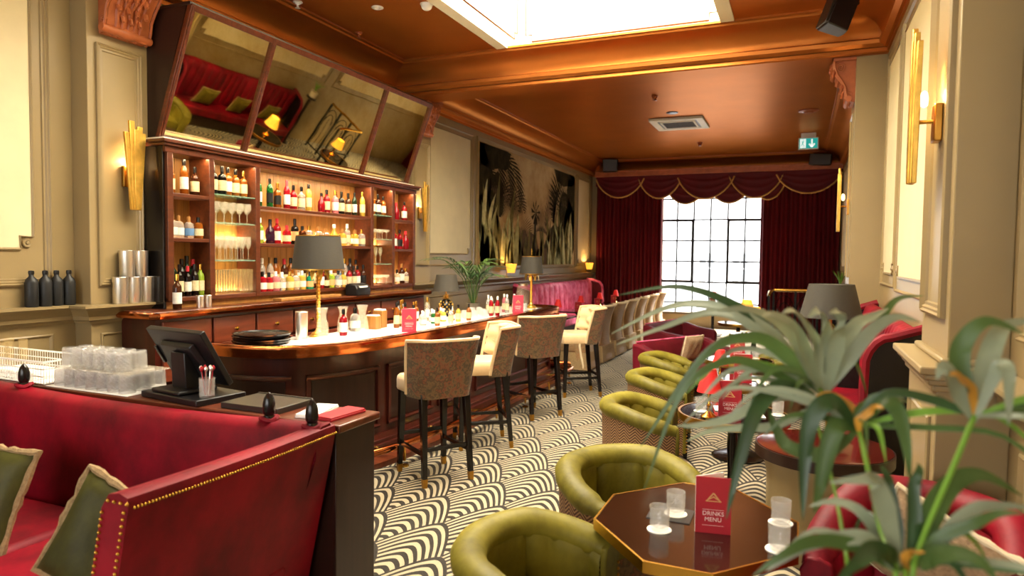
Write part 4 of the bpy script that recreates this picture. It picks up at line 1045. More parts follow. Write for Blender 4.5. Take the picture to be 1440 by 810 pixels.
# ================================================================ BOTTLES AND GLASSES ON THE BACK BAR
PROF = {
 'wine': [(.034, 0), (.038, .006), (.038, .19), (.034, .21), (.016, .235), (.0145, .30)],
 'whisky': [(.038, 0), (.042, .006), (.042, .165), (.036, .19), (.017, .205), (.015, .27)],
 'tall': [(.034, 0), (.037, .006), (.037, .20), (.030, .235), (.016, .255), (.0145, .31)],
 'squat': [(.046, 0), (.05, .008), (.05, .12), (.042, .15), (.017, .165), (.016, .205)],
 'decanter': [(.04, 0), (.046, .01), (.05, .08), (.044, .14), (.02, .175), (.016, .24)]}
LBL = {'wine': (.05, .15), 'whisky': (.04, .14), 'tall': (.05, .16), 'squat': (.03, .10), 'decanter': (.04, .10)}
CACHE = {}
CAPM = {'black': 'black_lacquer', 'gold': 'brass', 'cork': 'oak_back', 'white': 'white_plastic', 'red': 'red_card'}
LABM = {'cream': 'label_cream', 'white': 'label_white', 'black': 'black_plastic', 'red': 'red_card', 'gold': 'gold_print', 'blue': 'blue_label'}
mat('blue_label', '5a7fa8', .6, var=.1)
GN = {'b_green': 'green', 'b_dkgreen': 'dark green', 'b_amber': 'amber', 'b_red': 'red', 'b_clear': 'clear', 'b_yellow': 'yellow', 'b_brown': 'brown', 'b_black': 'black', 'b_pink': 'pink', 'b_teal': 'teal', 'b_wine': 'dark wine', 'b_lime': 'lime', 'b_purple': 'purple'}
def bottle(shape, glass, lab, cap, loc, label, group, s=1.0, rz=0):
    key = (shape, glass, lab, cap)
    if key not in CACHE:
        pr = PROF[shape]; top = pr[-1][1]; r = pr[1][0]; l0, l1 = LBL[shape]
        CACHE[key] = (build('glass_body', MB().lathe(pr, 12), glass, ang=.7),
                      build('label', MB().lathe([(r+.0012, l0), (r+.0012, l1)], 12, cap=False), LABM[lab]),
                      build('cap', MB().lathe([(pr[-1][0]+.002, top-.045), (pr[-1][0]+.003, top), (pr[-1][0]+.001, top+.012)], 10), CAPM[cap]))
        for o in CACHE[key]: COL.objects.unlink(o)
    t = thing('bottle', label, 'bottle', loc, rz, group); t.scale = (s, s, s)
    for o in CACHE[key]:
        c = o.copy(); COL.objects.link(c); c.parent = t
    return t
def row(shelf, y0, y1, x, z, items, s=1.0, word='bottle'):
    n = len(items)
    for i, (sh, gl, la, ca) in enumerate(items):
        y = y0+(y1-y0)*(i+.5)/n+random.uniform(-.008, .008)
        bottle(sh, gl, la, ca, (x+random.uniform(-.015, .015), y, z+.0005), f'{GN[gl]} bottle, {la} label, {ORD[i]} from the till end, {shelf}', 'bottles on the back bar', s*random.uniform(.95, 1.05))
A = lambda s: [tuple(q.split('/')) for q in s.split()]
def I(s):
    k = {'w': 'wine', 'h': 'whisky', 't': 'tall', 'q': 'squat', 'd': 'decanter'}; o = []
    for a, b, c, d in A(s): o.append((k[a], 'b_'+b, c, d))
    return o
row('end bay top shelf', 4.38, 4.76, -5.25, 2.43, I('h/amber/cream/black t/amber/white/black h/brown/cream/black'), .98)
row('end bay middle shelf', 4.38, 4.76, -5.24, 2.03, I('q/clear/white/cork q/clear/white/cork q/clear/blue/cork q/amber/cream/black'), .95)
row('end bay bottom front', 4.37, 4.77, -5.21, 1.495, I('w/dkgreen/cream/red w/wine/cream/black w/wine/white/red w/wine/cream/black w/lime/cream/gold'), .92)
row('end bay bottom back', 4.39, 4.79, -5.32, 1.495, I('w/wine/cream/red w/dkgreen/cream/red w/wine/cream/black w/dkgreen/gold/black w/wine/white/red'), 1.14)
row('goblet bay top shelf', 4.85, 5.35, -5.24, 2.466, I('h/black/cream/black h/black/cream/black h/amber/white/black h/amber/cream/black h/amber/cream/gold'), .95)
row('wide bay top shelf', 5.45, 6.35, -5.23, 2.39, I('t/green/white/gold t/green/black/black h/amber/black/gold t/red/white/red h/red/cream/black h/clear/cream/black t/yellow/cream/black'), .98)
row('wide top shelf far half', 6.42, 7.36, -5.23, 2.39, I('d/red/white/black h/red/cream/black h/pink/white/gold h/black/cream/black h/brown/cream/black t/dkgreen/white/black t/yellow/cream/gold'), .95)
row('wide bay middle shelf', 5.45, 6.35, -5.23, 2.005, I('h/lime/white/white d/purple/white/black h/red/white/red q/red/cream/red h/black/gold/black q/brown/blue/black q/clear/white/gold'), .98)
row('wide middle shelf far half', 6.40, 7.36, -5.23, 2.005, I('q/clear/cream/cork q/clear/blue/cork d/yellow/cream/white q/yellow/cream/cork h/clear/cream/white q/yellow/white/cork q/clear/cream/gold'), .98)
row('wide bottom shelf front row', 5.45, 6.30, -5.21, 1.495, I('q/red/white/black q/red/cream/black q/pink/cream/white q/clear/white/white q/yellow/cream/gold q/clear/cream/cork q/yellow/white/white q/teal/gold/black'), .95)
row('far wide bottom front row', 6.40, 7.36, -5.21, 1.495, I('h/red/white/black q/brown/cream/gold q/lime/gold/white q/clear/white/black q/yellow/cream/gold h/red/cream/black h/brown/cream/black h/red/white/black h/brown/black/black'), .95)
row('wide bottom shelf back row', 5.47, 6.35, -5.32, 1.495, I('h/brown/cream/black t/clear/white/white t/clear/cream/cork t/amber/cream/black t/brown/cream/red t/amber/gold/black t/clear/white/black t/brown/cream/gold'), 1.12)
row('far wide bottom back row', 6.42, 7.36, -5.32, 1.495, I('t/brown/cream/black t/black/cream/black t/clear/white/black t/amber/cream/gold t/clear/blue/black t/clear/white/gold t/brown/cream/black t/amber/cream/black'), 1.08)
row('coupe bay top shelf', 7.48, 7.86, -5.23, 2.432, I('h/amber/white/black h/brown/white/black h/amber/white/black'), .95)
row('sconce bay top shelf', 7.97, 8.42, -5.23, 2.39, I('d/red/white/red h/red/white/black'), .95)
row('sconce bay middle shelf', 7.97, 8.42, -5.23, 1.985, I('h/red/white/black h/red/black/black d/red/white/red'), .98)
row('sconce bay bottom shelf', 7.97, 8.42, -5.23, 1.495, I('q/lime/cream/white q/clear/white/black h/brown/white/cork q/clear/cream/gold'), .95)

def glass_kind(name, prof, m='clear_glass', n=12): 
    o = build(name, MB().lathe(prof, n, cap=False), m, ang=1); COL.objects.unlink(o); return o
GOB = glass_kind('glass', [(.03, 0), (.03, .003), (.004, .006), (.004, .085), (.02, .095), (.038, .125), (.042, .155), (.036, .19), (.034, .19), (.039, .155), (.035, .127), (.002, .10)])
WIN = glass_kind('glass', [(.027, 0), (.027, .003), (.004, .006), (.004, .10), (.018, .115), (.027, .15), (.026, .22), (.024, .22), (.025, .15), (.002, .118)])
HIG = glass_kind('glass', [(.026, 0), (.027, .004), (.031, .24), (.029, .24), (.025, .02), (.001, .02)], 'thin_glass')
COU = glass_kind('glass', [(.028, 0), (.028, .003), (.004, .006), (.004, .08), (.02, .09), (.042, .105), (.046, .13), (.044, .13), (.04, .108), (.002, .092)])
def cut_tumbler():
    n = 20; rows = [[(.035*cos(2*PI*k/n), .035*sin(2*PI*k/n), 0) for k in range(n)]]
    for j in range(8):
        z = .008+j*.0105; r = .038+.00045*j
        rows.append([((r+(.0028 if (k+j) % 2 else -.0012))*cos(2*PI*k/n), (r+(.0028 if (k+j) % 2 else -.0012))*sin(2*PI*k/n), z) for k in range(n)])
    for r, z in ((.0425, .088), (.0428, .10), (.0395, .10), (.0375, .03), (.034, .014), (.001, .014)):
        rows.append([(r*cos(2*PI*k/n), r*sin(2*PI*k/n), z) for k in range(n)])
    o = build('tumbler', MB().grid(rows, closed=True), 'cut_glass', smooth=False); COL.objects.unlink(o); return o
TUM = cut_tumbler()
def glasses(src, name, label, cat, group, ys, xs, z, s=1.0, flip=False, h=.2, rows=None, byy=False):
    for y in ys:
        for x in xs:
            o = src.copy(); o.name = name; COL.objects.link(o); o.scale = (s, s, -s if flip else s)
            o.location = (x, y, z+(h*s if flip else 0)+.001)
            tag(o, label+(f', {rows[ys.index(y) if byy else xs.index(x)]}' if rows else ''), cat, group)
lin_ = lambda a, b, n: [a+(b-a)*(i+.5)/n for i in range(n)]
FB = ('front row', 'back row')
glasses(GOB, 'balloon_goblet', 'stemmed balloon goblet on the upper glass shelf', 'glass', 'goblets on the glass shelf', lin_(4.85, 5.35, 5), (-5.20, -5.30), 2.196, 1.05, rows=FB)
glasses(WIN, 'wine_glass', 'slim stemmed wine glass on the shelf below the goblets', 'glass', 'wine glasses on the glass shelf', lin_(4.85, 5.35, 7), (-5.20, -5.30), 1.831, 1.05, rows=FB)
glasses(HIG, 'highball_glass', 'tall highball glass on the bottom shelf below the wine glasses', 'glass', 'highballs on the bottom shelf', lin_(4.84, 5.36, 8), (-5.19, -5.29), 1.496, 1.0, rows=FB)
glasses(COU, 'coupe_glass', 'shallow coupe glass on the glass shelf under three whisky bottles', 'glass', 'coupes on the glass shelf', lin_(7.46, 7.88, 4), (-5.20, -5.31), 2.111, 1.0)
glasses(COU, 'coupe_glass', 'shallow coupe glass on the bottom shelf next to the bay by the sconce', 'glass', 'coupes on the bottom shelf', lin_(7.46, 7.88, 4), (-5.20, -5.31), 1.496, 1.0)
glasses(WIN, 'wine_glass', 'stemmed glass on the lower glass shelf above the bottom coupes', 'glass', 'stemmed glasses above the coupes', lin_(7.46, 7.88, 4), (-5.30,), 1.781, 1.0)

# things standing on the back counter
bottle('wine', 'b_brown', 'white', 'gold', (-5.06, 4.33, 1.396), 'brown champagne style bottle on the back counter beside the steel jiggers', 'single bottles', 1.0)
def tin(label, loc, r, h, group, m='steel', name='steel_tin', cat='tin'):
    t = thing(name, label, cat, loc, 0, group)
    build('cup', MB().lathe([(r*.93, 0), (r*.95, .003), (r, h), (r*.96, h), (r*.9, .01), (.002, .01)], 24, cap=False), m, t, ang=.6)
    build('rolled_rim', MB().tube([(r*cos(2*PI*k/20), r*sin(2*PI*k/20), h) for k in range(20)], .003, 5, closed=True), m, t)
    return t
tin('small steel shaker cup on the back counter by the champagne style bottle', (-5.03, 4.55, 1.396), .033, .11, 'jiggers'); tin('small steel shaker cup on the back counter by the champagne style bottle', (-5.03, 4.64, 1.396), .033, .11, 'jiggers')
pb = thing('card_printer', 'black rounded receipt printer on the back counter', 'printer', (-5.03, 6.95, 1.395))
build('case', MB().prism([(-.09, 0), (.09, 0), (.09, .09), (.06, .13), (-.03, .15), (-.09, .13)], lambda p: (p[0], -.14, p[1]), lambda p: (p[0], .14, p[1])), 'black_plastic', pb, bevel=.012)
build('paper_slot', MB().box(.05, .085, -.08, .08, .098, .118), 'paper', pb)
cb = tag(build('chopping_board', MB().box(-5.1, -4.98, 5.55, 6.55, 1.396, 1.43), 'oak_back', bevel=.006), 'long wooden chopping board lying along the back counter', 'board')

# tins and black bottles on the dado ledge
for k, y in enumerate((4.00, 4.13, 4.26)): tin(('steel tin in the lower row on the ledge, at the black bottle end', 'steel tin in the middle of the lower row on the ledge', 'steel tin in the lower row on the ledge, at the bottle shelf end')[k], (-5.345, y, 1.456), .063, .225, 'steel tins on the ledge')
for k, y in enumerate((4.065, 4.195)): tin(('steel tin of the upper pair on the ledge, on the black bottle side', 'steel tin of the upper pair on the ledge, on the bottle shelf side')[k], (-5.345, y, 1.684), .063, .225, 'steel tins on the ledge')
for k, (x, y) in enumerate(((-5.55, 3.40), (-5.54, 3.50), (-5.55, 3.595), (-5.54, 3.69))):
    t = thing('black_bottle', f'matt black stoneware bottle on the dado ledge, {ORD[k]} counting towards the pilaster', 'bottle', (x, y, 1.456), 0, 'black bottles on the ledge')
    build('body', MB().lathe([(.042, 0), (.047, .01), (.047, .19), (.04, .215), (.018, .24), (.016, .27)], 18), 'black_bottle', t)
    build('stopper', MB().lathe([(.019, .255), (.021, .27), (.019, .285), (.008, .288)], 12), 'black_plastic', t)

# ================================================================ ON THE BAR
for y_ in (5.3, 6.4, 7.5, 8.6, 9.6): light('bar_downlight', 'SPOT', (-4.30, y_, 4.6), 55, (1, .9, .74), .03, (-4.0, y_, 1.1), angle=.55)
ZB = 1.1125
for k in range(4):
    t = tag(build('serving_tray', MB().lathe([(.17, 0), (.235, .012), (.245, .026), (.238, .026), (.228, .016), (.16, .006), (.001, .006)], 40, cap=False), 'black_ceramic', ang=.5), ('black round serving tray, topmost of the stack on the bar corner', 'black round serving tray under the topmost of the stack on the bar corner', 'black round serving tray over the lowest of the stack on the bar corner', 'black round serving tray, lowest of the stack on the bar corner')[3-k], 'tray', 'trays stacked on the bar')
    t.location = (-4.32+.01*(k % 2), 4.56, 1.115+k*.022)
tin('tall steel mixing tin on the bar in front of the carafes', (-4.20, 4.94, ZB), .055, .255, 'bar tins')
tag(build('ice_cloth', MB().box(-4.13, -3.90, 4.86, 5.36, ZB, ZB+.012), 'paper', bevel=.004), 'folded white bar cloth spread under the carafes', 'cloth')
def carafe(label, loc, s=1.0):
    t = thing('carafe', label, 'carafe', loc, 0, 'carafes on the bar'); t.scale = (s, s, s)
    build('glass_body', MB().lathe([(.052, 0), (.056, .006), (.06, .06), (.05, .14), (.034, .19), (.034, .21), (.052, .275), (.049, .275), (.031, .21), (.031, .19), (.046, .14), (.056, .06), (.05, .012), (.002, .012)], 24, cap=False), 'clear_glass', t)
    build('lip', MB().tube([(.051*cos(2*PI*k/24), .051*sin(2*PI*k/24), .275) for k in range(24)], .003, 5, closed=True), 'glass', t)
carafe('waisted glass carafe standing right beside the steel mixing tin', (-4.06, 5.06, ZB+.013)); carafe('waisted glass carafe between the two other carafes, in front of the palm lamp', (-4.1, 5.42, ZB)); carafe('waisted glass carafe beside the small red bottles', (-3.93, 5.50, ZB), 1.06)
bottle('whisky', 'b_red', 'white', 'black', (-3.99, 5.28, ZB+.013), 'small red cordial bottle standing between the carafes on the bar', 'single bottles', .9)
bottle('squat', 'b_clear', 'white', 'black', (-4.2, 5.75, ZB), 'clear squat bottle with black cap behind the carafes', 'single bottles', 1.1)
def box_thing(name, label, cat, x0, x1, y0, y1, z0, h, m, group=None):
    t = thing(name, label, cat, ((x0+x1)/2, (y0+y1)/2, z0), 0, group); w, d = (x1-x0)/2, (y1-y0)/2
    build('wall', MB().box(-w, w, -d, d, 0, h*.92), m, t, bevel=.004)
    build('contents', MB().box(-w*.85, w*.85, -d*.85, d*.85, h*.9, h), 'paper', t, bevel=.004)
    return t
box_thing('napkin_caddy', 'tan leather caddy of napkins on the bar between the carafes and the first pink menu', 'caddy', -4.22, -4.08, 5.95, 6.05, ZB, .15, 'oak_back')
box_thing('napkin_caddy', 'tall tan caddy of straws just behind the napkin caddy', 'caddy', -4.24, -4.12, 6.12, 6.22, ZB, .20, 'oak_back')
def menu(label, loc, rz, w, h, m, title='DRINKS\nMENU', group='menus', op=.55):
    t = thing('menu', label, 'menu', loc, rz, group)   # V-fold standing card, spine at the origin; front leaf along -x faces -y
    build('front_cover', MB().box(-w, 0, -.002, .001, 0, h), m, t)
    b = build('back_leaf', MB().box(0, w, -.001, .002, 0, h), 'paper', t); b.location = (-w, .002, 0); b.rotation_euler = (0, 0, op*.6)
    cx = -w/2; mbk = MB()
    for a in (-1, 1): mbk.bar((cx+a*.16*w, -.003, h*.60), (cx, -.003, h*.72), .006*h/.25, .001, up=(0, 1, 0)); mbk.bar((cx+a*.20*w, -.003, h*.58), (cx-a*.02*w, -.003, h*.66), .004*h/.25, .001, up=(0, 1, 0))
    mbk.bar((cx-.22*w, -.003, h*.575), (cx+.22*w, -.003, h*.575), .004*h/.25, .001, up=(0, 1, 0))
    e = build('crest', mbk, 'gold_print', t)
    if title: text(title, h*.105, 'white_print', t, (cx, -.0028, h*.30), (PI/2, 0, 0))
    mbk = MB().box(cx-.3*w, cx+.3*w, -.003, -.002, h*.42, h*.425).box(cx-.3*w, cx+.3*w, -.003, -.002, h*.14, h*.145); build('rule', mbk, 'white_print', t)
    return t
menu('pink menu card standing on the bar behind the nearest patterned stool', (-3.60, 5.97, ZB), math.radians(40), .15, .24, 'pink_card')
menu('pink menu card standing on the bar behind the middle patterned stool', (-3.52, 8.68, ZB), math.radians(35), .15, .25, 'pink_card')
k = 0
for x, y, sh, gl, ca in ((-4.0, 6.22, 'tall', 'b_amber', 'black'), (-3.93, 6.28, 'tall', 'b_red', 'black'), (-4.03, 6.36, 'whisky', 'b_amber', 'gold'), (-4.12, 6.44, 'tall', 'b_clear', 'black'), (-3.9, 6.4, 'whisky', 'b_amber', 'black')):
    bottle(sh, gl, 'cream', ca, (x, y, ZB), f'{GN[gl]} bottle in the huddle behind the first pink menu, {ORD[k]} of the huddle', 'bottles behind the menu', .85); k += 1
for k, (x, y, gl) in enumerate(((-3.86, 6.55, 'b_clear'), (-3.95, 6.68, 'b_clear'), (-3.88, 6.82, 'b_green'), (-3.98, 6.95, 'b_clear'), (-3.9, 7.08, 'b_yellow'), (-4.0, 7.2, 'b_yellow'), (-3.88, 7.26, 'b_amber'), (-3.97, 7.42, 'b_yellow'))):
    bottle('squat', gl, 'white', 'white', (x, y, ZB), f'small {GN[gl]} mixer bottle along the bar, {ORD[k]} after the huddle of bottles', 'mixers on the bar', .72)
for k, (x, y) in enumerate(((-3.8, 7.5), (-3.88, 7.6), (-3.78, 7.68), (-3.86, 7.78), (-3.72, 7.85), (-3.8, 7.95))):
    o = TUM.copy(); o.name = 'tumbler'; COL.objects.link(o); o.location = (x, y, ZB); tag(o, 'cut glass tumbler in the cluster on the bar between the mixers and red cordials', 'glass', 'tumblers on the bar')
for k, (x, y, gl, sh) in enumerate(((-3.72, 8.05, 'b_red', 'tall'), (-3.66, 8.12, 'b_red', 'tall'), (-3.78, 8.2, 'b_yellow', 'whisky'), (-3.88, 8.3, 'b_clear', 'tall'), (-3.74, 8.62, 'b_clear', 'tall'), (-3.82, 8.7, 'b_pink', 'tall'), (-3.7, 8.78, 'b_clear', 'tall'))):
    bottle(sh, gl, 'cream', 'white', (x, y, ZB), f'{GN[gl]} bottle with pourer towards the far bar end, {ORD[k]} after the tumblers', 'pourers on the bar', .8)
GAR = [(-4.16, 6.56, 'b_amber', 'tall'), (-4.22, 6.68, 'b_clear', 'tall'), (-4.14, 6.8, 'b_yellow', 'whisky'), (-4.2, 6.95, 'b_amber', 'whisky'), (-4.12, 7.08, 'b_clear', 'tall'), (-4.2, 7.22, 'b_yellow', 'tall'), (-4.1, 7.36, 'b_amber', 'squat')]
for k, (x, y, gl, sh) in enumerate(GAR):
    bottle(sh, gl, 'white', 'gold', (x, y, ZB), f'{GN[gl]} {sh} bottle on the staff side of the bar, {ORD[k]} along from the straw caddy', 'bottles on the staff side', .85)
for k, (x, y, gl) in enumerate(((-3.72, 6.62, 'b_amber'), (-3.7, 6.9, 'b_clear'), (-3.74, 7.16, 'b_yellow'), (-3.7, 7.36, 'b_amber'))):
    bottle('whisky', gl, 'cream', 'black', (x, y, ZB), f'{GN[gl]} bottle near the copper rim, {ORD[k]} along from the first pink menu', 'bottles near the rim', .72)
for k, (x, y) in enumerate(((-4.0, 8.05), (-3.95, 8.16), (-4.03, 8.9), (-3.95, 9.02), (-3.68, 9.1), (-3.72, 9.22))):
    o = TUM.copy(); o.name = 'tumbler'; COL.objects.link(o); o.location = (x, y, ZB); tag(o, f'cut glass tumbler beside the pourers at the far bar end, {ORD[k]} from the plant', 'glass', 'tumblers at the far bar end')
jar = thing('drinks_urn', 'pale glass drinks urn behind the far palm lamp', 'urn', (-3.75, 9.0, ZB)); jar.location = (-4.0, 9.85, ZB)
build('glass_body', MB().lathe([(.09, 0), (.1, .02), (.11, .2), (.1, .3), (.07, .33)], 24), 'clear_glass', jar); build('lid', MB().lathe([(.075, .33), (.08, .34), (.08, .36), (.03, .37)], 24), 'steel', jar)

# ---- palm plant on the bar
def blade(mb, pts, w, up=(0, 0, 1), n=5, fold=.25, mi=0):
    P = catmull(pts, n); m = len(P); rows = []
    for i, p in enumerate(P):
        t = (P[min(i+1, m-1)]-P[max(i-1, 0)]).normalized(); s = t.cross(Vector(up)); s = s.normalized() if s.length > 1e-3 else Vector((1, 0, 0)); nn = s.cross(t)
        q = i/(m-1); ww = w/2*max(.03, min(1, (q+.06)*3.2)*(1-q**2.6))
        rows.append([p-s*ww+nn*ww*fold, p, p+s*ww+nn*ww*fold])
    mb.slab(rows, (0, 0, -.0015), mi=mi)
pt = thing('potted_palm', 'leafy green kentia style plant in a pot on the bar', 'plant', (-4.12, 8.62, ZB))
pt.location = (-4.13, 8.34, ZB)
build('pot', MB().lathe([(.07, 0), (.075, .01), (.095, .13), (.10, .14), (.088, .14), (.085, .12), (.002, .12)], 20, cap=False), 'slate', pt, ang=.6); build('soil', MB().lathe([(.086, .118), (.04, .125), (.001, .126)], 20, cap=False), 'soil', pt)
for k in range(15):
    a = k*2.4; L = random.uniform(.46, .80); lean = random.uniform(.25, .75); d = Vector((cos(a), sin(a), 0))
    p0 = Vector((0, 0, .12)); pts = [p0+d*.015, p0+d*L*lean*.3+Vector((0, 0, L*.5)), p0+d*L*lean*.75+Vector((0, 0, L*.82)), p0+d*L*lean*1.3+Vector((0, 0, L*.86))]
    mbl = MB(); mbl.tube(pts[:3], [.006, .005, .003], 5)
    P = catmull(pts, 5)
    for i in range(6, len(P)-1):
        tg = (P[i+1]-P[i-1]).normalized(); sd = tg.cross(Vector((0, 0, 1))).normalized()
        for s in (-1, 1): blade(mbl, [P[i], P[i]+tg*.06+sd*s*.05, P[i]+tg*.13+sd*s*.075-Vector((0, 0, .03))], .028, n=2)
    build('frond', mbl, random.choice(['leaf_green', 'leaf_dark']), pt, ang=1)

# ================================================================ SERVICE COUNTER BEHIND THE SOFA
sc = thing('service_counter', 'dark wooden service counter behind the crimson sofa', 'counter', (0, 0, 0))
build('top', MB().box(-5.38, -2.0, 2.62, 2.96, 1.04, 1.08), 'walnut', sc, bevel=.008)
build('body', MB().box(-5.36, -2.05, 2.64, 2.92, 0, 1.055), 'dark_wood', sc, smooth=False)
build('end_panel', MB().box(-2.05, -2.03, 2.63, 2.95, 0, 1.055), 'dark_wood', sc, bevel=.004)
ZS = 1.0805
tl = thing('till', 'black touchscreen till seen from behind on the service counter', 'till', (-3.16, 2.79, ZS)); tl.rotation_euler = (0, 0, math.radians(-8))
build('drawer', MB().box(-.24, .27, -.15, .16, 0, .035), 'black_plastic', tl, bevel=.006)
build('base', MB().box(-.16, .10, -.14, .10, .035, .06), 'black_plastic', tl, bevel=.01)
build('neck', MB().prism([(-.05, .05), (.06, .05), (.04, .22), (-.06, .26)], lambda p: (-.10, p[0], p[1]), lambda p: (.03, p[0], p[1])), 'black_plastic', tl, bevel=.006)
sr = build('screen', MB().box(-.255, .255, -.018, .018, -.18, .18).prism([(-.19, -.13), (.19, -.13), (.15, .11), (-.15, .11)], lambda p: (p[0], -.018, p[1]), lambda p: (p[0]*.9, -.05, p[1]*.9)), 'black_plastic', tl, bevel=.006)
sr.location = (-.06, .03, .23); sr.rotation_euler = (math.radians(30), 0, 0)
o = build('display', MB().box(-.215, .215, .018, .0195, -.15, .15), 'black_screen', sr); 
build('card_reader', MB().box(-.26, -.235, -.03, .02, -.06, .06), 'black_plastic', sr, bevel=.004)
tag(build('document_tray', MB().box(-2.80, -2.42, 2.66, 2.94, ZS, ZS+.03).box(-2.80, -2.42, 2.925, 2.94, ZS+.03, ZS+.035), 'smoked', bevel=.004), 'flat black cash tray next to the till', 'tray')
sg = thing('spoon_glass', 'cut glass tumbler holding red swizzle sticks and spoons in front of the till', 'glass', (-2.83, 2.78, ZS+.036), 0)
sg.location = (-2.94, 2.70, ZS+.0355)
build('tumbler', MB().lathe([(.036, 0), (.039, .004), (.042, .105), (.039, .105), (.036, .014), (.001, .014)], 16, cap=False), 'cut_glass', sg, ang=1)
for k in range(7):
    a = k*.9; mm = 'red_card' if k % 2 else 'steel'
    st_ = build('swizzle_stick', MB().tube([(.012*cos(a), .012*sin(a), .016), (.03*cos(a), .03*sin(a), .15)], .003, 6), mm, sg)
    build('bowl', MB().lathe([(.002, -.016), (.009, -.006), (.010, .004), (.004, .014)], 8, (.031*cos(a), .031*sin(a), .158)), mm, st_)
# crate of upturned tumblers
ZT = ZS
SR = ('row along the sofa', 'row behind it', 'row facing the bar')
gx = lin_(-4.16, -3.50, 7)
tg_ = tag(build('glass_tray', MB().box(-4.18, -3.47, 2.63, 2.955, ZS, ZS+.006), 'white_plastic', bevel=.003), 'white plastic tray under the stacked tumblers', 'tray')
glasses(TUM, 'tumbler', 'upturned cut glass tumbler in the lower layer of the stack', 'glass', 'stacked tumblers', (2.69, 2.79, 2.89), gx, ZS+.006, 1.08, True, .10, SR, True)
tg_ = tag(build('glass_tray', MB().box(-4.17, -3.48, 2.64, 2.94, ZS+.1155, ZS+.121), 'clear_glass', bevel=.003), 'clear divider tray between the two layers of tumblers', 'tray')
glasses(TUM, 'tumbler', 'upturned cut glass tumbler in the upper layer of the stack', 'glass', 'stacked tumblers', (2.74, 2.84), gx[:6], ZS+.122, 1.08, True, .10, SR, True)
# wire basket
wb = thing('wire_basket', 'white wire basket of glassware at the wall end of the service counter', 'basket', (-4.72, 2.80, ZS))
mb = MB(); w, d, h = .50, .155, .14
for z in (0.006, .05, .095, h): mb.tube([(-w, -d, z), (w, -d, z), (w, d, z), (-w, d, z)], .004 if z < .13 else .006, 5, closed=True)
for i in range(41):
    x = -w+2*w*i/40
    for y in (-d, d): mb.tube([(x, y, .006), (x, y, h)], .0022, 4)
for i in range(19):
    y = -d+2*d*i/18
    for x in (-w, w): mb.tube([(x, y, .006), (x, y, h)], .0022, 4)
build('wire_side', mb, 'white_plastic', wb); build('floor_mesh', MB().box(-w, w, -d, d, .002, .006), 'white_plastic', wb, smooth=False)
build('napkin_pile', MB().box(-.05, .35, -.12, .08, .007, .06), 'paper', wb, bevel=.01)
glasses(HIG, 'highball_glass', 'plain highball glass standing in the white wire basket', 'glass', 'glasses in the basket', (2.76, 2.88), (-4.8, -4.95), ZS+.008, .9)
for k, (x, y, a) in enumerate(((-2.27, 2.79, .25), (-2.13, 2.79, -.08))):
    o = tag(build('menu_book', MB().box(-.06, .06, -.13, .13, 0, .012).box(-.058, .058, -.127, .127, .012, .02), ['red_card' if k else 'paper', 'paper'], bevel=.002), ('white paper folder lying on the counter end by the finial', 'white menu with red spine lying on the counter corner')[k], 'menu'); o.location = (x, y, ZS); o.rotation_euler = (0, 0, a)

# ================================================================ ON THE TABLES
def tumbler(x, y, z, label, up=True):
    t = thing('tumbler', label, 'glass', (x, y, z), 0, 'table tumblers')
    o = TUM.copy(); COL.objects.link(o); o.parent = t; o.name = 'cup'; o.location = (0, 0, .004)
    build('paper_coaster', MB().lathe([(.001, 0), (.052, 0), (.052, .003), (.001, .003)], 20), 'paper', t, ang=.5)
    return t
tumbler(-.52, 2.86, .7405, 'cut glass tumbler on a paper coaster near the brass edge of the octagonal table')
tumbler(-.485, 3.06, .7445, 'cut glass tumbler on a dark square mat beside the red drinks menu')
tag(build('table_mat', MB().box(-.60, -.41, 2.97, 3.14, .7402, .7440), 'smoked', bevel=.001), 'dark square place mat on the octagonal table', 'mat')
tumbler(-.045, 3.16, .7405, 'cut glass tumbler on the octagonal table on the wall side of the menu')
tumbler(-.045, 2.86, .7405, 'cut glass tumbler on the octagonal table close to the palm fronds')
menu('red drinks menu standing open on the octagonal table', (-.235, 2.93, .7405), math.radians(-6+20), .145, .24, 'red_card', op=1.0).rotation_euler = (0, 0, math.radians(10))
menu('tall red drinks menu standing behind the candlestick lamp', (-.36, 5.12, .743), math.radians(8), .16, .27, 'red_card', op=.7)
menu('tall red drinks menu standing on the table behind the red lamp table', (-.38, 6.62, .743), math.radians(8), .16, .27, 'red_card', op=.7)
menu('tall red drinks menu standing on the table before the burgundy sofa', (-.55, 8.1, .743), math.radians(8), .16, .28, 'red_card', op=.7)
for k, (x, y) in enumerate(((-.66, 5.24), (-.12, 5.36))): tumbler(x, y, .743, ('cut glass tumbler between the green chair and the red candlestick lamp', 'cut glass tumbler on the wall side of the red candlestick lamp')[k])
for k, (x, y) in enumerate(((-.72, 6.7), (-.18, 6.78), (-.22, 6.6))): tumbler(x, y, .743, ('cut glass tumbler on the napkin table beside the green chair', 'cut glass tumbler on the napkin table beside the wall banquette', 'cut glass tumbler on the napkin table nearest the red lamp table')[k])
for k, (x, y) in enumerate(((-.8, 8.1), (-.45, 8.3), (-.62, 8.32))): tumbler(x, y, .743, f'cut glass tumbler on the table before the burgundy sofa, {ORD[k]} from the sofa')
for k, (x, y, z) in enumerate(((-.52, 5.40, .743), (-.27, 5.28, .743), (-.36, 6.86, .743), (-.28, 6.72, .743), (-.74, 8.0, .743))):
    o = tag(build('napkin', MB().box(-.06, .06, -.085, .085, 0, .004), 'paper', bevel=.001), ('white napkin on the red lamp table by the green chair', 'white napkin on the red lamp table by the wall side tumbler', 'white napkin on the table behind, next to the menu', 'white napkin on the table behind, next to the tumblers', 'white napkin on the table before the burgundy sofa')[k], 'napkin'); o.location = (x, y, z); o.rotation_euler = (0, 0, .2)
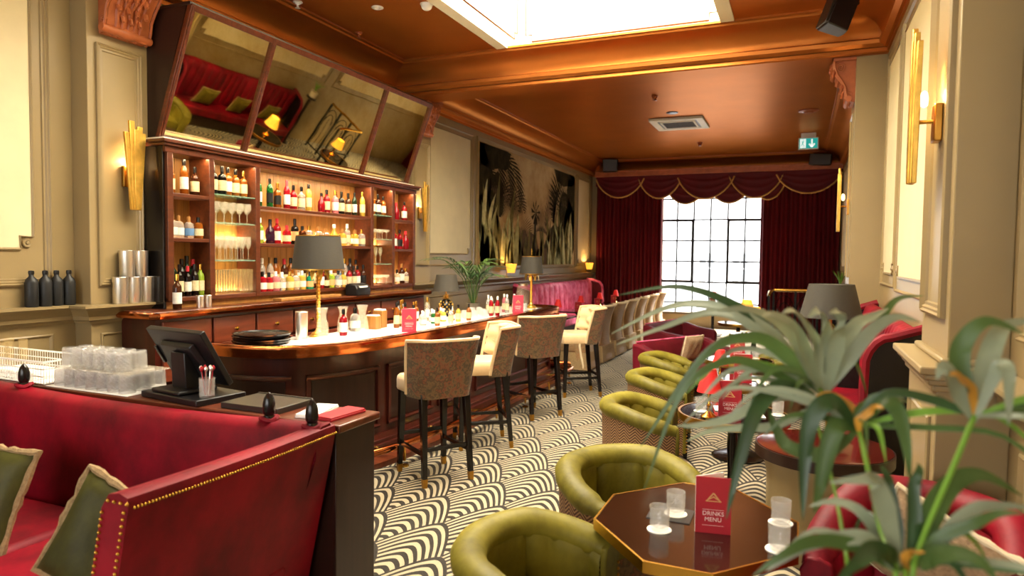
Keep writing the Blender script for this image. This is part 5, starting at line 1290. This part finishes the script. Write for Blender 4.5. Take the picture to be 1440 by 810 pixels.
for k, y in enumerate((12.5, 14.0, 15.5, 17.0)):
    menu(f'small red menu under the mural, standing on the {ORD[k]} table from the bar', (-4.30, y-.12, .74), .6, .13, .2, 'red_card', None)
menu('small red menu on the table in front of the street window', (-1.88, 17.2, .74), .3, .14, .22, 'red_card', None)

# ================================================================ CURTAINS AND MURAL
def curtain(label, x0, x1, folds):
    P = []; n = folds*8
    for j in range(9):
        z = .02+4.2*j/8; row_ = []
        for i in range(n+1):
            u = i/n; a = 2*PI*folds*u+.5*sin(7*u+z*.4)
            row_.append((x0+(x1-x0)*u, 18.80+.055*sin(a)*(1-.3*j/8)+.02*sin(a*.5+1), z))
        P.append(row_)
    return tag(build('curtain', MB().slab(P, (0, .012, 0)), 'curtain_velvet', ang=1.2), label, 'curtain', 'red velvet curtains')
curtain('dark red velvet curtain hanging on the mural side of the street window', -5.40, -3.52, 17)
curtain('dark red velvet curtain hanging on the railing side of the street window', -.98, .90, 17)
va = thing('swag_valance', 'scalloped dark red velvet swags with gold cord above the street window', 'valance', (0, 0, 0))
build('pelmet', MB().box(-5.4, .92, 18.58, 19.0, 4.16, 4.30).box(-5.4, .92, 18.54, 19.0, 4.28, 4.32), 'copper_plaster', va, bevel=.01)
build('heading', MB().box(-5.4, .92, 18.70, 18.74, 3.9, 4.2), 'curtain_velvet', va)
def swag(a, b, z, drop, y, tail=.0):
    n, m = 18, 10; P = []
    for j in range(m+1):
        q = j/m; r_ = []
        for i in range(n+1):
            u = i/n; pb_ = 4*u*(1-u); zz = z-drop*q*(pb_**.8)-.10*q*(1-pb_)
            r_.append((a+(b-a)*u, y-.05*sin(PI*u)*(.4+.6*q)-.018*sin(q*PI*7)*pb_, zz))
        P.append(r_)
    s = build('swag', MB().slab(P, (0, .01, 0)), 'curtain_velvet', va, ang=1.2)
    build('gold_cord', MB().tube([Vector(p)+Vector((0, -.012, -.01)) for p in P[-1]], .022, 6), 'trim_gold', s)
for a, b, z, d, y in ((-3.45, -2.32, 4.0, .62, 18.72), (-2.32, -1.2, 4.0, .62, 18.72), (-1.2, -.4, 4.0, .55, 18.72), (-5.38, -4.02, 4.2, .62, 18.66), (-4.18, -3.0, 4.2, .66, 18.68), (-3.10, -1.64, 4.18, .68, 18.64), (-1.78, -.46, 4.18, .68, 18.66), (-.62, .90, 4.18, .60, 18.64)): swag(a, b, z, d, y)

mu = tag(build('mural', MB().box(XL, XL+.012, 11.52, 17.42, 1.70, 4.06), 'cream_paper', smooth=False), 'jungle mural of palms and pale spear leaves in the moulded frame', 'mural')
g = G('mural_sky'); f_ = g.noise(1.2, 6, None, .65); g.l.new(g.ramp(f_, [(.3, lin('86663e')), (.5, lin('ae8e5e')), (.7, lin('c6aa7c'))]), g.b.inputs['Base Color']); g.b.inputs['Roughness'].default_value = .95; g.b.inputs['Specular IOR Level'].default_value = .1; MATS['mural_sky'] = g.m
mu.data.materials.clear(); mu.data.materials.append(g.m)
for n_, c_ in (('m_dark', '332c18'), ('m_mid', '6c6136'), ('m_pale', 'a39f6c'), ('m_brown', '5a4632'), ('m_hi', 'c4bb86')): mat(n_, c_, .95, var=.45, vs=5, spec=.1)
rnd = random.Random(3)
MY0, MY1, MZ0, MZ1 = 11.54, 17.40, 1.71, 4.05
def painted(name, m, polys, lift):
    mbm = MB()
    for p in polys:
        p = [(min(MY1, max(MY0, a)), min(MZ1, max(MZ0, b))) for a, b in p]; n = len(p)
        mbm.add([(XL+.012+lift, a, b) for a, b in p], [tuple(range(n))])
    o = build(name, mbm, m, mu, smooth=False); o['kind'] = 'stuff'; return o
def spear(y, z0, h, w, lean):
    L_, R__ = [], []
    for i in range(8):
        t = i/7; c = y+lean*t*t; ww = w*sin(PI*min(1, .12+t*.88))**.8*(1-.3*t)+.001
        L_.append((c-ww, z0+h*t)); R__.append((c+ww, z0+h*t))
    return L_+R__[::-1]
def frond(y, z, L, ang, droop, w):
    out = []; px_, pz_ = y, z
    for i in range(16):
        t = i/15; a = ang-droop*t; px_ += cos(a)*L/15; pz_ += sin(a)*L/15
        for s in (-1, 1):
            b = a+s*1.0-.5; l = w*(1-abs(2*t-1)**2+.15)
            out.append([(px_, pz_), (px_+cos(b)*l*.5+.03, pz_+sin(b)*l*.5), (px_+cos(b)*l, pz_+sin(b)*l-.12*l), (px_-.03, pz_-.03)])
    return out
blob = lambda y, z, ry, rz: [(y+ry*cos(k*PI/7)*rnd.uniform(.8, 1.1), z+rz*sin(k*PI/7)*rnd.uniform(.8, 1.1)) for k in range(14)]
painted('dark_foliage', 'm_dark', [blob(11.7, 3.6, .5, .9), blob(11.75, 2.6, .45, .6), blob(17.2, 3.4, .55, .9), blob(17.1, 2.6, .6, .7), blob(12.6, 1.8, .9, .5), blob(15.9, 2.1, .8, .65), blob(12.2, 3.9, .9, .3), blob(16.6, 3.95, .9, .25), blob(12.3, 3.1, .4, .5), blob(16.6, 3.0, .5, .6)], .001)
painted('hill_foliage', 'm_brown', [blob(14.3, 1.95, .5, .5), blob(13.4, 2.0, .5, .4), blob(15.2, 1.8, .8, .35), blob(13.8, 2.2, .25, .3)], .0015)
fr_ = []
for a in ((11.7, 4.0, 1.3, .1, 1.8, .5), (12.1, 4.05, 1.5, .0, 1.7, .55), (12.5, 4.05, 1.6, -.1, 1.5, .5), (11.8, 3.7, 1.2, -.3, 1.2, .4)): fr_ += frond(*a)
for a in ((17.2, 3.9, 1.5, PI-.1, -1.6, .5), (16.8, 4.0, 1.7, PI+.1, -1.4, .5), (17.3, 3.4, 1.2, PI-.2, -1.5, .4), (16.5, 3.8, 1.3, PI+.3, -1.2, .45)): fr_ += frond(*a)
painted('brown_fronds', 'm_brown', sum([frond(y_, z_, 1.3, a_, d_, .45) for y_, z_, a_, d_ in ((12.0, 3.2, .5, 1.5), (12.6, 3.0, .7, 1.6), (16.4, 2.9, 2.6, -1.4), (16.9, 3.1, 2.5, -1.5), (13.0, 2.2, .8, 1.2), (15.6, 2.2, 2.2, -1.3))], []), .0018)
painted('palm_fronds', 'm_dark', fr_, .002)
painted('mid_spears', 'm_mid', [spear(rnd.uniform(11.6, 17.3), 1.7, rnd.uniform(.5, 1.3), rnd.uniform(.07, .15), rnd.uniform(-.5, .5)) for k in range(30)]+[spear(y, 1.7, h, .13, l) for y, h, l in ((12.3, 1.9, .2), (13.0, 1.7, .3), (11.9, 1.6, -.2), (15.7, 1.4, .3), (16.3, 1.5, -.3))], .0025)
painted('pale_spears', 'm_pale', [spear(rnd.choice([rnd.uniform(11.6, 13.4), rnd.uniform(15.4, 17.3)]), 1.7, rnd.uniform(.5, 1.4), rnd.uniform(.06, .13), rnd.uniform(-.5, .5)) for k in range(22)], .003)
painted('bright_spears', 'm_hi', [spear(y, z, h, w, l) for y, z, h, w, l in ((11.75, 2.5, .9, .10, .15), (12.0, 2.4, .75, .09, .3), (16.9, 1.7, 1.4, .07, .2), (16.6, 1.7, 1.0, .06, -.2), (17.2, 1.7, 1.2, .07, -.1), (12.6, 1.7, .9, .06, .1), (15.4, 1.7, .7, .05, .1))], .0035)
painted('lone_palm', 'm_dark', [spear(14.45, 1.9, 1.1, .07, .1)]+[[(14.5, 2.9), (14.5+.3*cos(k*.7), 2.9+.3*sin(k*.7)), (14.52+.25*cos(k*.7+.3), 2.88+.25*sin(k*.7+.3))] for k in range(9)], .004)

# ================================================================ FAR BAY EXTRAS
banquette('long_banquette', 'crimson banquette along the right wall beyond the second pilaster', 3.2, 1.25, 'red_velvet', 'black_lacquer', (XR2-.015, 9.6, 0), PI/2, 20, .55)
for k, y in enumerate((10.3, 11.2, 12.1)): cushion('scatter_cushion', f'olive velvet scatter cushion on the far crimson banquette, {ORD[k]} from the pilaster', 'green_velvet', 'fringe', (.42, .42), (.58, y, .47), (math.radians(-14), 0, math.radians(88)), fr=.014)
ra = thing('stair_railing', 'low iron stair railing with arched bars and a brass handrail', 'railing', (0, 14.0, 0))
build('handrail', MB().tube([(-.50, -.9, 1.24), (-.50, -.7, 1.30), (-.45, 0, 1.31), (.70, .0, 1.31)], .03, 8), 'brass', ra)
for x in (-.45, -.06, .33, .70): build('post', MB().box(x-.02, x+.02, -.02, .02, 0, 1.29), 'iron', ra)
build('post', MB().box(-.52, -.48, -.92, -.88, 0, 1.24), 'iron', ra)
for i in range(3):
    c = -.255+.39*i
    for r_ in (.18, .11): build('arched_bar', MB().tube([(c+r_*cos(PI*k/10), 0, .85+r_*2*sin(PI*k/10)) for k in range(11)], .009, 6), 'iron', ra)
    for x in (-.12, 0, .12): build('baluster', MB().tube([(c+x, 0, .1), (c+x, 0, .95)], .007, 5), 'iron', ra)
build('bottom_rail', MB().box(-.45, .70, -.015, .015, .08, .11), 'iron', ra); build('baluster', MB().box(-.51, -.46, -.9, 0, .6, .62), 'iron', ra)

# ================================================================ CEILING FITTINGS
ac = thing('air_cassette', 'square cream ceiling air conditioning cassette with slotted grille', 'air conditioner', (-2.31, 13.95, ZC))
build('frame', MB().box(-.52, .52, -.55, -.40, -.05, 0).box(-.52, .52, .40, .55, -.05, 0).box(-.52, -.38, -.40, .40, -.05, 0).box(.38, .52, -.40, .40, -.05, 0), 'cream_shaft', ac, bevel=.008)
build('grille', MB().box(-.30, .30, -.30, .30, -.045, -.01), 'smoked', ac)
build('inner_frame', MB().box(-.34, .34, -.34, -.30, -.055, 0).box(-.34, .34, .30, .34, -.055, 0).box(-.34, -.30, -.3, .3, -.055, 0).box(.30, .34, -.3, .3, -.055, 0), 'cream_shaft', ac, bevel=.004)
for k in range(9): build('slat', MB().box(-.30, .30, -.28+k*.068, -.265+k*.068, -.052, -.044), 'slate', ac)
for q in ((-.38, -.34, -.34, .34), (.34, .38, -.34, .34)): build('louvre', MB().box(q[0], q[1], q[2], q[3], -.035, 0), 'smoked', ac)
es = thing('exit_sign', 'green and white emergency exit sign with running figure and down arrow', 'exit sign', (.09, 16.0, 4.28))
build('case', MB().box(-.20, .20, -.02, .02, 0, .25).box(-.15, .15, -.008, .008, .25, .35), 'white_plastic', es, bevel=.004)
build('sign_face', MB().box(-.18, .18, -.024, -.02, .02, .23), 'green_sign', es, smooth=False)
build('door_panel', MB().box(-.165, -.05, -.027, -.024, .03, .22), 'white_sign', es, smooth=False)
fg = MB().lathe([(.002, .014), (.014, 0), (.002, -.014)], 8, (-.10, -.028, .195))
for a, b, w_ in (((-.105, .175), (-.115, .115), .022), ((-.115, .12), (-.085, .085), .014), ((-.085, .085), (-.085, .045), .012), ((-.115, .12), (-.135, .08), .014), ((-.135, .08), (-.16, .07), .012), ((-.105, .17), (-.075, .145), .011), ((-.105, .17), (-.14, .15), .011)): fg.bar((a[0], -.0275, a[1]), (b[0], -.0275, b[1]), w_, .002, up=(0, 1, 0))
build('running_figure', fg, 'green_sign', es, smooth=False)
build('arrow', MB().bar((.07, -.025, .21), (.07, -.025, .08), .03, .003, up=(0, 1, 0)).bar((.07, -.025, .045), (.015, -.025, .115), .03, .003, up=(0, 1, 0)).bar((.07, -.025, .045), (.125, -.025, .115), .03, .003, up=(0, 1, 0)), 'white_sign', es, smooth=False)
def speaker(label, loc, rot, s):
    t = thing('loudspeaker', label, 'speaker', loc, 0, 'black loudspeakers'); t.rotation_euler = rot
    w, d, h = s
    pr = [(-w, -d), (w, -d), (w*.8, d*.9), (w*.3, d), (-w*.3, d), (-w*.8, d*.9)]
    build('cabinet', MB().prism(pr, lambda p: (p[0], p[1], -h), lambda p: (p[0], p[1], h)), 'black_plastic', t, bevel=.012)
    build('grille', MB().prism([(-w*.95, -d-.001), (w*.95, -d-.001), (w*.9, -d-.022), (-w*.9, -d-.022)], lambda p: (p[0], p[1], -h*.95), lambda p: (p[0], p[1], h*.95)), 'smoked', t, bevel=.006)
    build('bracket', MB().tube([(0, d*.6, h*.3), (0, d*1.15, h*.8), (0, d*1.0, h*1.08)], .014, 8), 'iron', t)
speaker('black loudspeaker slung under the ceiling before the copper beam', (.30, 7.75, 4.42), (math.radians(-20), math.radians(0), math.radians(-68)), (.13, .12, .19))
speaker('black loudspeaker above the curtains on the mural side', (-4.90, 18.36, 4.43), (0, 0, math.radians(12)), (.21, .12, .165))
speaker('black loudspeaker above the curtains on the railing side', (.40, 18.36, 4.36), (0, math.radians(4), math.radians(-8)), (.26, .12, .13))
def ceil_disc(name, label, x, y, prof, m, cat):
    t = thing(name, label, cat, (x, y, ZC)); build('body', MB().lathe([(r, -z) for r, z in prof], 18), m, t); build('rim', MB().lathe([(prof[0][0]+.012, 0), (prof[0][0]+.012, -.006), (prof[0][0], -.008)], 18), m, t); return t
ceil_disc('downlight', 'small white round downlight in the copper ceiling over the bar', -4.38, 6.4, [(.055, 0), (.055, .012), (.03, .014), (.02, .006)], 'white_plastic', 'downlight')
ceil_disc('dome_camera', 'white dome detector at the roof light edge of the copper ceiling', -3.82, 6.51, [(.06, 0), (.06, .03), (.05, .05), (.03, .065), (.005, .07)], 'white_plastic', 'detector')
ceil_disc('sprinkler', 'copper sprinkler head on the ceiling bead above the mirror', -5.08, 7.03, [(.035, 0), (.03, .02), (.012, .03), (.012, .06), (.03, .065), (.005, .07)], 'copper_plaster', 'sprinkler')
ceil_disc('sprinkler', 'white sprinkler head at the ceiling bead above the near mirror bay', -5.1, 5.95, [(.04, 0), (.03, .02), (.012, .03), (.012, .06), (.03, .065), (.005, .07)], 'white_plastic', 'sprinkler')
ceil_disc('sprinkler', 'copper sprinkler head just past the cross beam', -2.34, 11.57, [(.05, 0), (.04, .03), (.02, .05), (.045, .07), (.005, .08)], 'copper_plaster', 'sprinkler')
ceil_disc('ceiling_disc', 'dark flat disc on the ceiling between the sprinkler and the air cassette', -2.29, 12.96, [(.10, 0), (.10, .015), (.05, .02), (.005, .02)], 'dark_wood', 'detector')
ceil_disc('sprinkler', 'copper sprinkler head between the air cassette and the curtains', -2.25, 16.49, [(.06, 0), (.05, .03), (.03, .06), (.05, .08), (.005, .09)], 'copper_plaster', 'sprinkler')
ceil_disc('smoke_detector', 'brown smoke detector on the ceiling near the exit sign', .06, 13.6, [(.17, 0), (.17, .02), (.10, .03), (.08, .05), (.005, .055)], 'copper_plaster', 'detector')

# ================================================================ FOREGROUND PALM
LEAVES = [
 ('d',0.043,[(0.05,1.75,1.60),(-0.02,1.80,1.66),(-0.12,1.85,1.76),(-0.30,1.90,1.82),(-0.49,1.95,1.79)]),
 ('p',0.047,[(0.05,1.75,1.59),(-0.06,1.81,1.71),(-0.20,1.88,1.77),(-0.34,1.94,1.76),(-0.52,2.00,1.67)]),
 ('p',0.035,[(0.03,1.72,1.60),(-0.10,1.76,1.73),(-0.21,1.81,1.76),(-0.34,1.85,1.71),(-0.48,1.90,1.65)]),
 ('p',0.053,[(0.05,1.72,1.59),(-0.00,1.67,1.70),(-0.05,1.61,1.76),(-0.10,1.55,1.79),(-0.16,1.50,1.79)]),
 ('p',0.056,[(0.05,1.72,1.60),(0.02,1.67,1.68),(-0.01,1.61,1.75),(-0.05,1.55,1.78),(-0.07,1.50,1.78)]),
 ('p',0.047,[(0.06,1.72,1.60),(0.04,1.67,1.70),(0.01,1.61,1.76),(-0.01,1.55,1.79),(-0.03,1.50,1.79)]),
 ('p',0.051,[(0.06,1.72,1.60),(0.06,1.68,1.70),(0.05,1.64,1.76),(0.04,1.59,1.79),(0.02,1.55,1.78)]),
 ('p',0.047,[(0.07,1.72,1.60),(0.08,1.68,1.70),(0.08,1.64,1.76),(0.08,1.59,1.79),(0.06,1.55,1.79)]),
 ('p',0.050,[(0.07,1.75,1.59),(0.09,1.80,1.67),(0.13,1.85,1.74),(0.17,1.90,1.76),(0.21,1.95,1.78)]),
 ('p',0.044,[(0.07,1.72,1.60),(0.11,1.74,1.67),(0.16,1.76,1.74),(0.21,1.78,1.77),(0.26,1.80,1.76)]),
 ('g',0.033,[(0.07,1.78,1.58),(0.13,1.85,1.67),(0.18,1.92,1.73),(0.23,1.98,1.80),(0.30,2.05,1.81)]),
 ('g',0.050,[(0.05,1.72,1.59),(-0.02,1.71,1.67),(-0.10,1.71,1.71),(-0.21,1.71,1.66),(-0.36,1.70,1.42)]),
 ('g',0.032,[(0.04,1.70,1.59),(-0.06,1.68,1.64),(-0.15,1.65,1.66),(-0.25,1.62,1.58),(-0.33,1.60,1.34)]),
 ('d',0.071,[(0.05,1.68,1.58),(-0.03,1.64,1.61),(-0.08,1.59,1.56),(-0.11,1.54,1.45),(-0.13,1.50,1.34)]),
 ('p',0.037,[(0.04,1.70,1.58),(-0.06,1.71,1.57),(-0.14,1.73,1.51),(-0.22,1.74,1.48),(-0.28,1.75,1.47)]),
 ('p',0.030,[(0.05,1.70,1.57),(-0.04,1.73,1.50),(-0.13,1.75,1.48),(-0.20,1.77,1.46),(-0.26,1.80,1.42)]),
 ('d',0.075,[(0.12,1.55,1.55),(0.07,1.52,1.61),(0.03,1.50,1.57),(0.02,1.48,1.48),(0.02,1.45,1.38)]),
 ('g',0.049,[(0.12,1.55,1.55),(0.08,1.52,1.56),(0.06,1.50,1.50),(0.05,1.48,1.44),(0.04,1.45,1.40)]),
 ('g',0.062,[(0.12,1.55,1.55),(0.15,1.54,1.61),(0.18,1.52,1.61),(0.20,1.51,1.55),(0.21,1.50,1.47)]),
 ('g',0.050,[(0.12,1.55,1.55),(0.13,1.57,1.58),(0.16,1.60,1.60),(0.19,1.62,1.61),(0.22,1.65,1.60)]),
 ('b',0.052,[(0.12,1.55,1.55),(0.11,1.57,1.58),(0.09,1.58,1.60),(0.06,1.60,1.61),(0.03,1.62,1.59)]),
 ('b',0.038,[(0.12,1.53,1.55),(0.12,1.52,1.58),(0.14,1.52,1.60),(0.15,1.51,1.61),(0.16,1.50,1.61)]),
 ('g',0.047,[(0.12,1.55,1.55),(0.06,1.59,1.48),(-0.01,1.62,1.48),(-0.04,1.66,1.51),(-0.06,1.70,1.55)]),
 ('g',0.071,[(0.30,1.45,1.61),(0.28,1.46,1.67),(0.28,1.48,1.74),(0.32,1.49,1.79),(0.38,1.50,1.77)]),
 ('p',0.068,[(0.30,1.45,1.61),(0.32,1.49,1.69),(0.34,1.52,1.75),(0.37,1.56,1.78),(0.43,1.60,1.79)]),
 ('p',0.047,[(0.30,1.45,1.61),(0.27,1.44,1.66),(0.25,1.42,1.70),(0.24,1.41,1.71),(0.23,1.40,1.69)]),
 ('b',0.041,[(0.30,1.45,1.62),(0.29,1.44,1.67),(0.27,1.42,1.69),(0.26,1.41,1.70),(0.25,1.40,1.70)]),
 ('p',0.033,[(0.30,1.45,1.61),(0.33,1.44,1.71),(0.34,1.42,1.71),(0.34,1.41,1.66),(0.34,1.40,1.62)]),
 ('p',0.051,[(0.18,1.35,1.35),(0.15,1.34,1.46),(0.13,1.33,1.51),(0.12,1.31,1.52),(0.06,1.30,1.51)]),
 ('d',0.040,[(0.18,1.35,1.35),(0.17,1.37,1.42),(0.16,1.39,1.48),(0.16,1.40,1.50),(0.15,1.42,1.52)]),
 ('d',0.032,[(0.19,1.35,1.36),(0.20,1.37,1.43),(0.20,1.39,1.49),(0.21,1.40,1.52),(0.21,1.42,1.53)]),
 ('g',0.050,[(0.21,1.35,1.37),(0.23,1.39,1.45),(0.27,1.43,1.50),(0.32,1.46,1.51),(0.39,1.50,1.47)]),
 ('p',0.032,[(0.21,1.35,1.36),(0.25,1.36,1.43),(0.29,1.38,1.47),(0.33,1.39,1.48),(0.38,1.40,1.48)]),
 ('g',0.028,[(0.20,1.35,1.36),(0.23,1.34,1.42),(0.28,1.33,1.46),(0.31,1.31,1.49),(0.34,1.30,1.50)]),
 ('p',0.038,[(0.17,1.35,1.35),(0.13,1.34,1.40),(0.08,1.33,1.40),(0.02,1.31,1.38),(-0.04,1.30,1.33)]),
 ('g',0.033,[(0.17,1.35,1.35),(0.11,1.33,1.39),(0.04,1.30,1.40),(-0.01,1.27,1.38),(-0.06,1.25,1.34)]),
 ('d',0.049,[(0.17,1.33,1.36),(0.16,1.30,1.39),(0.13,1.27,1.41),(0.10,1.23,1.40),(0.07,1.20,1.38)]),
 ('b',0.032,[(0.19,1.33,1.36),(0.18,1.31,1.39),(0.19,1.29,1.41),(0.19,1.27,1.42),(0.20,1.25,1.43)]),
 ('g',0.042,[(0.21,1.33,1.37),(0.22,1.31,1.40),(0.25,1.29,1.42),(0.28,1.27,1.42),(0.30,1.25,1.40)]),
 ('p',0.028,[(0.17,1.40,1.33),(0.14,1.41,1.40),(0.11,1.42,1.43),(0.07,1.44,1.43),(0.03,1.45,1.41)]),
]
STEMS = [
 (0.0048,[(0.17,1.30,1.34),(0.15,1.38,1.41),(0.13,1.47,1.51),(0.12,1.55,1.56)]),
 (0.0041,[(0.12,1.55,1.55),(0.10,1.61,1.57),(0.07,1.66,1.59),(0.05,1.72,1.60)]),
 (0.0048,[(0.19,1.30,1.34),(0.21,1.35,1.41),(0.26,1.40,1.53),(0.30,1.45,1.62)]),
 (0.0036,[(0.10,1.35,1.30),(0.09,1.45,1.38),(0.07,1.56,1.46),(0.03,1.66,1.59)]),
 (0.0047,[(0.18,1.28,1.34),(0.18,1.34,1.36)]),
]
fp = thing('foreground_palm', 'large blurred palm plant with arching pale green leaves in front of the tables', 'plant', (.18, 1.30, 0))
fp_off = Vector((-.18, -1.30, 0))
build('planter', MB().lathe([(.16, 0), (.17, .02), (.21, .62), (.22, .66), (.20, .66), (.19, .60), (.002, .60)], 28, cap=False), 'terracotta', fp, ang=.6)
build('soil', MB().lathe([(.192, .595), (.1, .61), (.001, .615)], 24, cap=False), 'soil', fp)
LMAT = {'d': 'leaf_dark', 'p': 'leaf_pale', 'g': 'leaf_green', 'b': 'leaf_bract'}
for k_, w_, pts_ in LEAVES:
    mbl = MB(); blade(mbl, [Vector(p)+fp_off for p in pts_], min(w_, .05)*(.55 if k_ == 'b' else .8), up=(.1, -.75, .66), n=6, fold=.3)
    build('leaf', mbl, LMAT[k_], fp, ang=1.2)
rp_ = random.Random(11)
for cx_, nn_ in (((.05, 1.73, 1.60), 9), ((.12, 1.55, 1.56), 7), ((.30, 1.45, 1.62), 5), ((.18, 1.36, 1.37), 8)):   # slimmer leaflets filling the crowns
    for k in range(nn_):
        c_ = Vector(cx_)+fp_off; a = rp_.uniform(0, 2*PI); L_ = rp_.uniform(.16, .34); d = Vector((cos(a), sin(a)*.5, 0)); up_ = rp_.uniform(.1, .7)
        mbl = MB(); blade(mbl, [c_, c_+d*L_*.4+Vector((0, 0, L_*.4*up_)), c_+d*L_*.8+Vector((0, 0, L_*.42*up_)), c_+d*L_*1.1+Vector((0, 0, L_*(.3*up_-.25)))], rp_.uniform(.012, .022), up=(.1, -.75, .66), n=4, fold=.3)
        build('leaf', mbl, rp_.choice(['leaf_green', 'leaf_pale', 'leaf_dark', 'leaf_stem']), fp, ang=1.2)
for r_, pts_ in STEMS:
    q = [Vector(p)+fp_off for p in pts_]
    if q[0].z < 1.4 and len(q) != 4 or q[0].z < 1.36: q = [Vector((q[0].x*.4, q[0].y*.4, .60)), Vector((q[0].x*.8, q[0].y*.8, 1.0))]+q
    q = catmull(q, 5); build('stem', MB().tube(q, r_, 8), 'leaf_stem', fp)
pp = thing('potted_fern', 'small spiky plant standing on top of the far pilaster side table', 'plant', (.66, 13.15, 0)); 
build('stand', MB().lathe([(.12, 0), (.1, .03), (.04, .06), (.035, 1.25), (.11, 1.28), (.11, 1.32)], 16), 'dark_wood', pp)
build('pot', MB().lathe([(.07, 1.32), (.09, 1.46), (.08, 1.46), (.002, 1.44)], 16), 'terracotta', pp)
for k in range(14):
    a = k*2.4; d = Vector((cos(a), sin(a), 0)); mbl = MB(); blade(mbl, [(0, 0, 1.45), d*.06+Vector((0, 0, 1.6)), d*.15+Vector((0, 0, 1.72))], .02, n=3); build('leaf', mbl, 'leaf_stem', pp, ang=1)
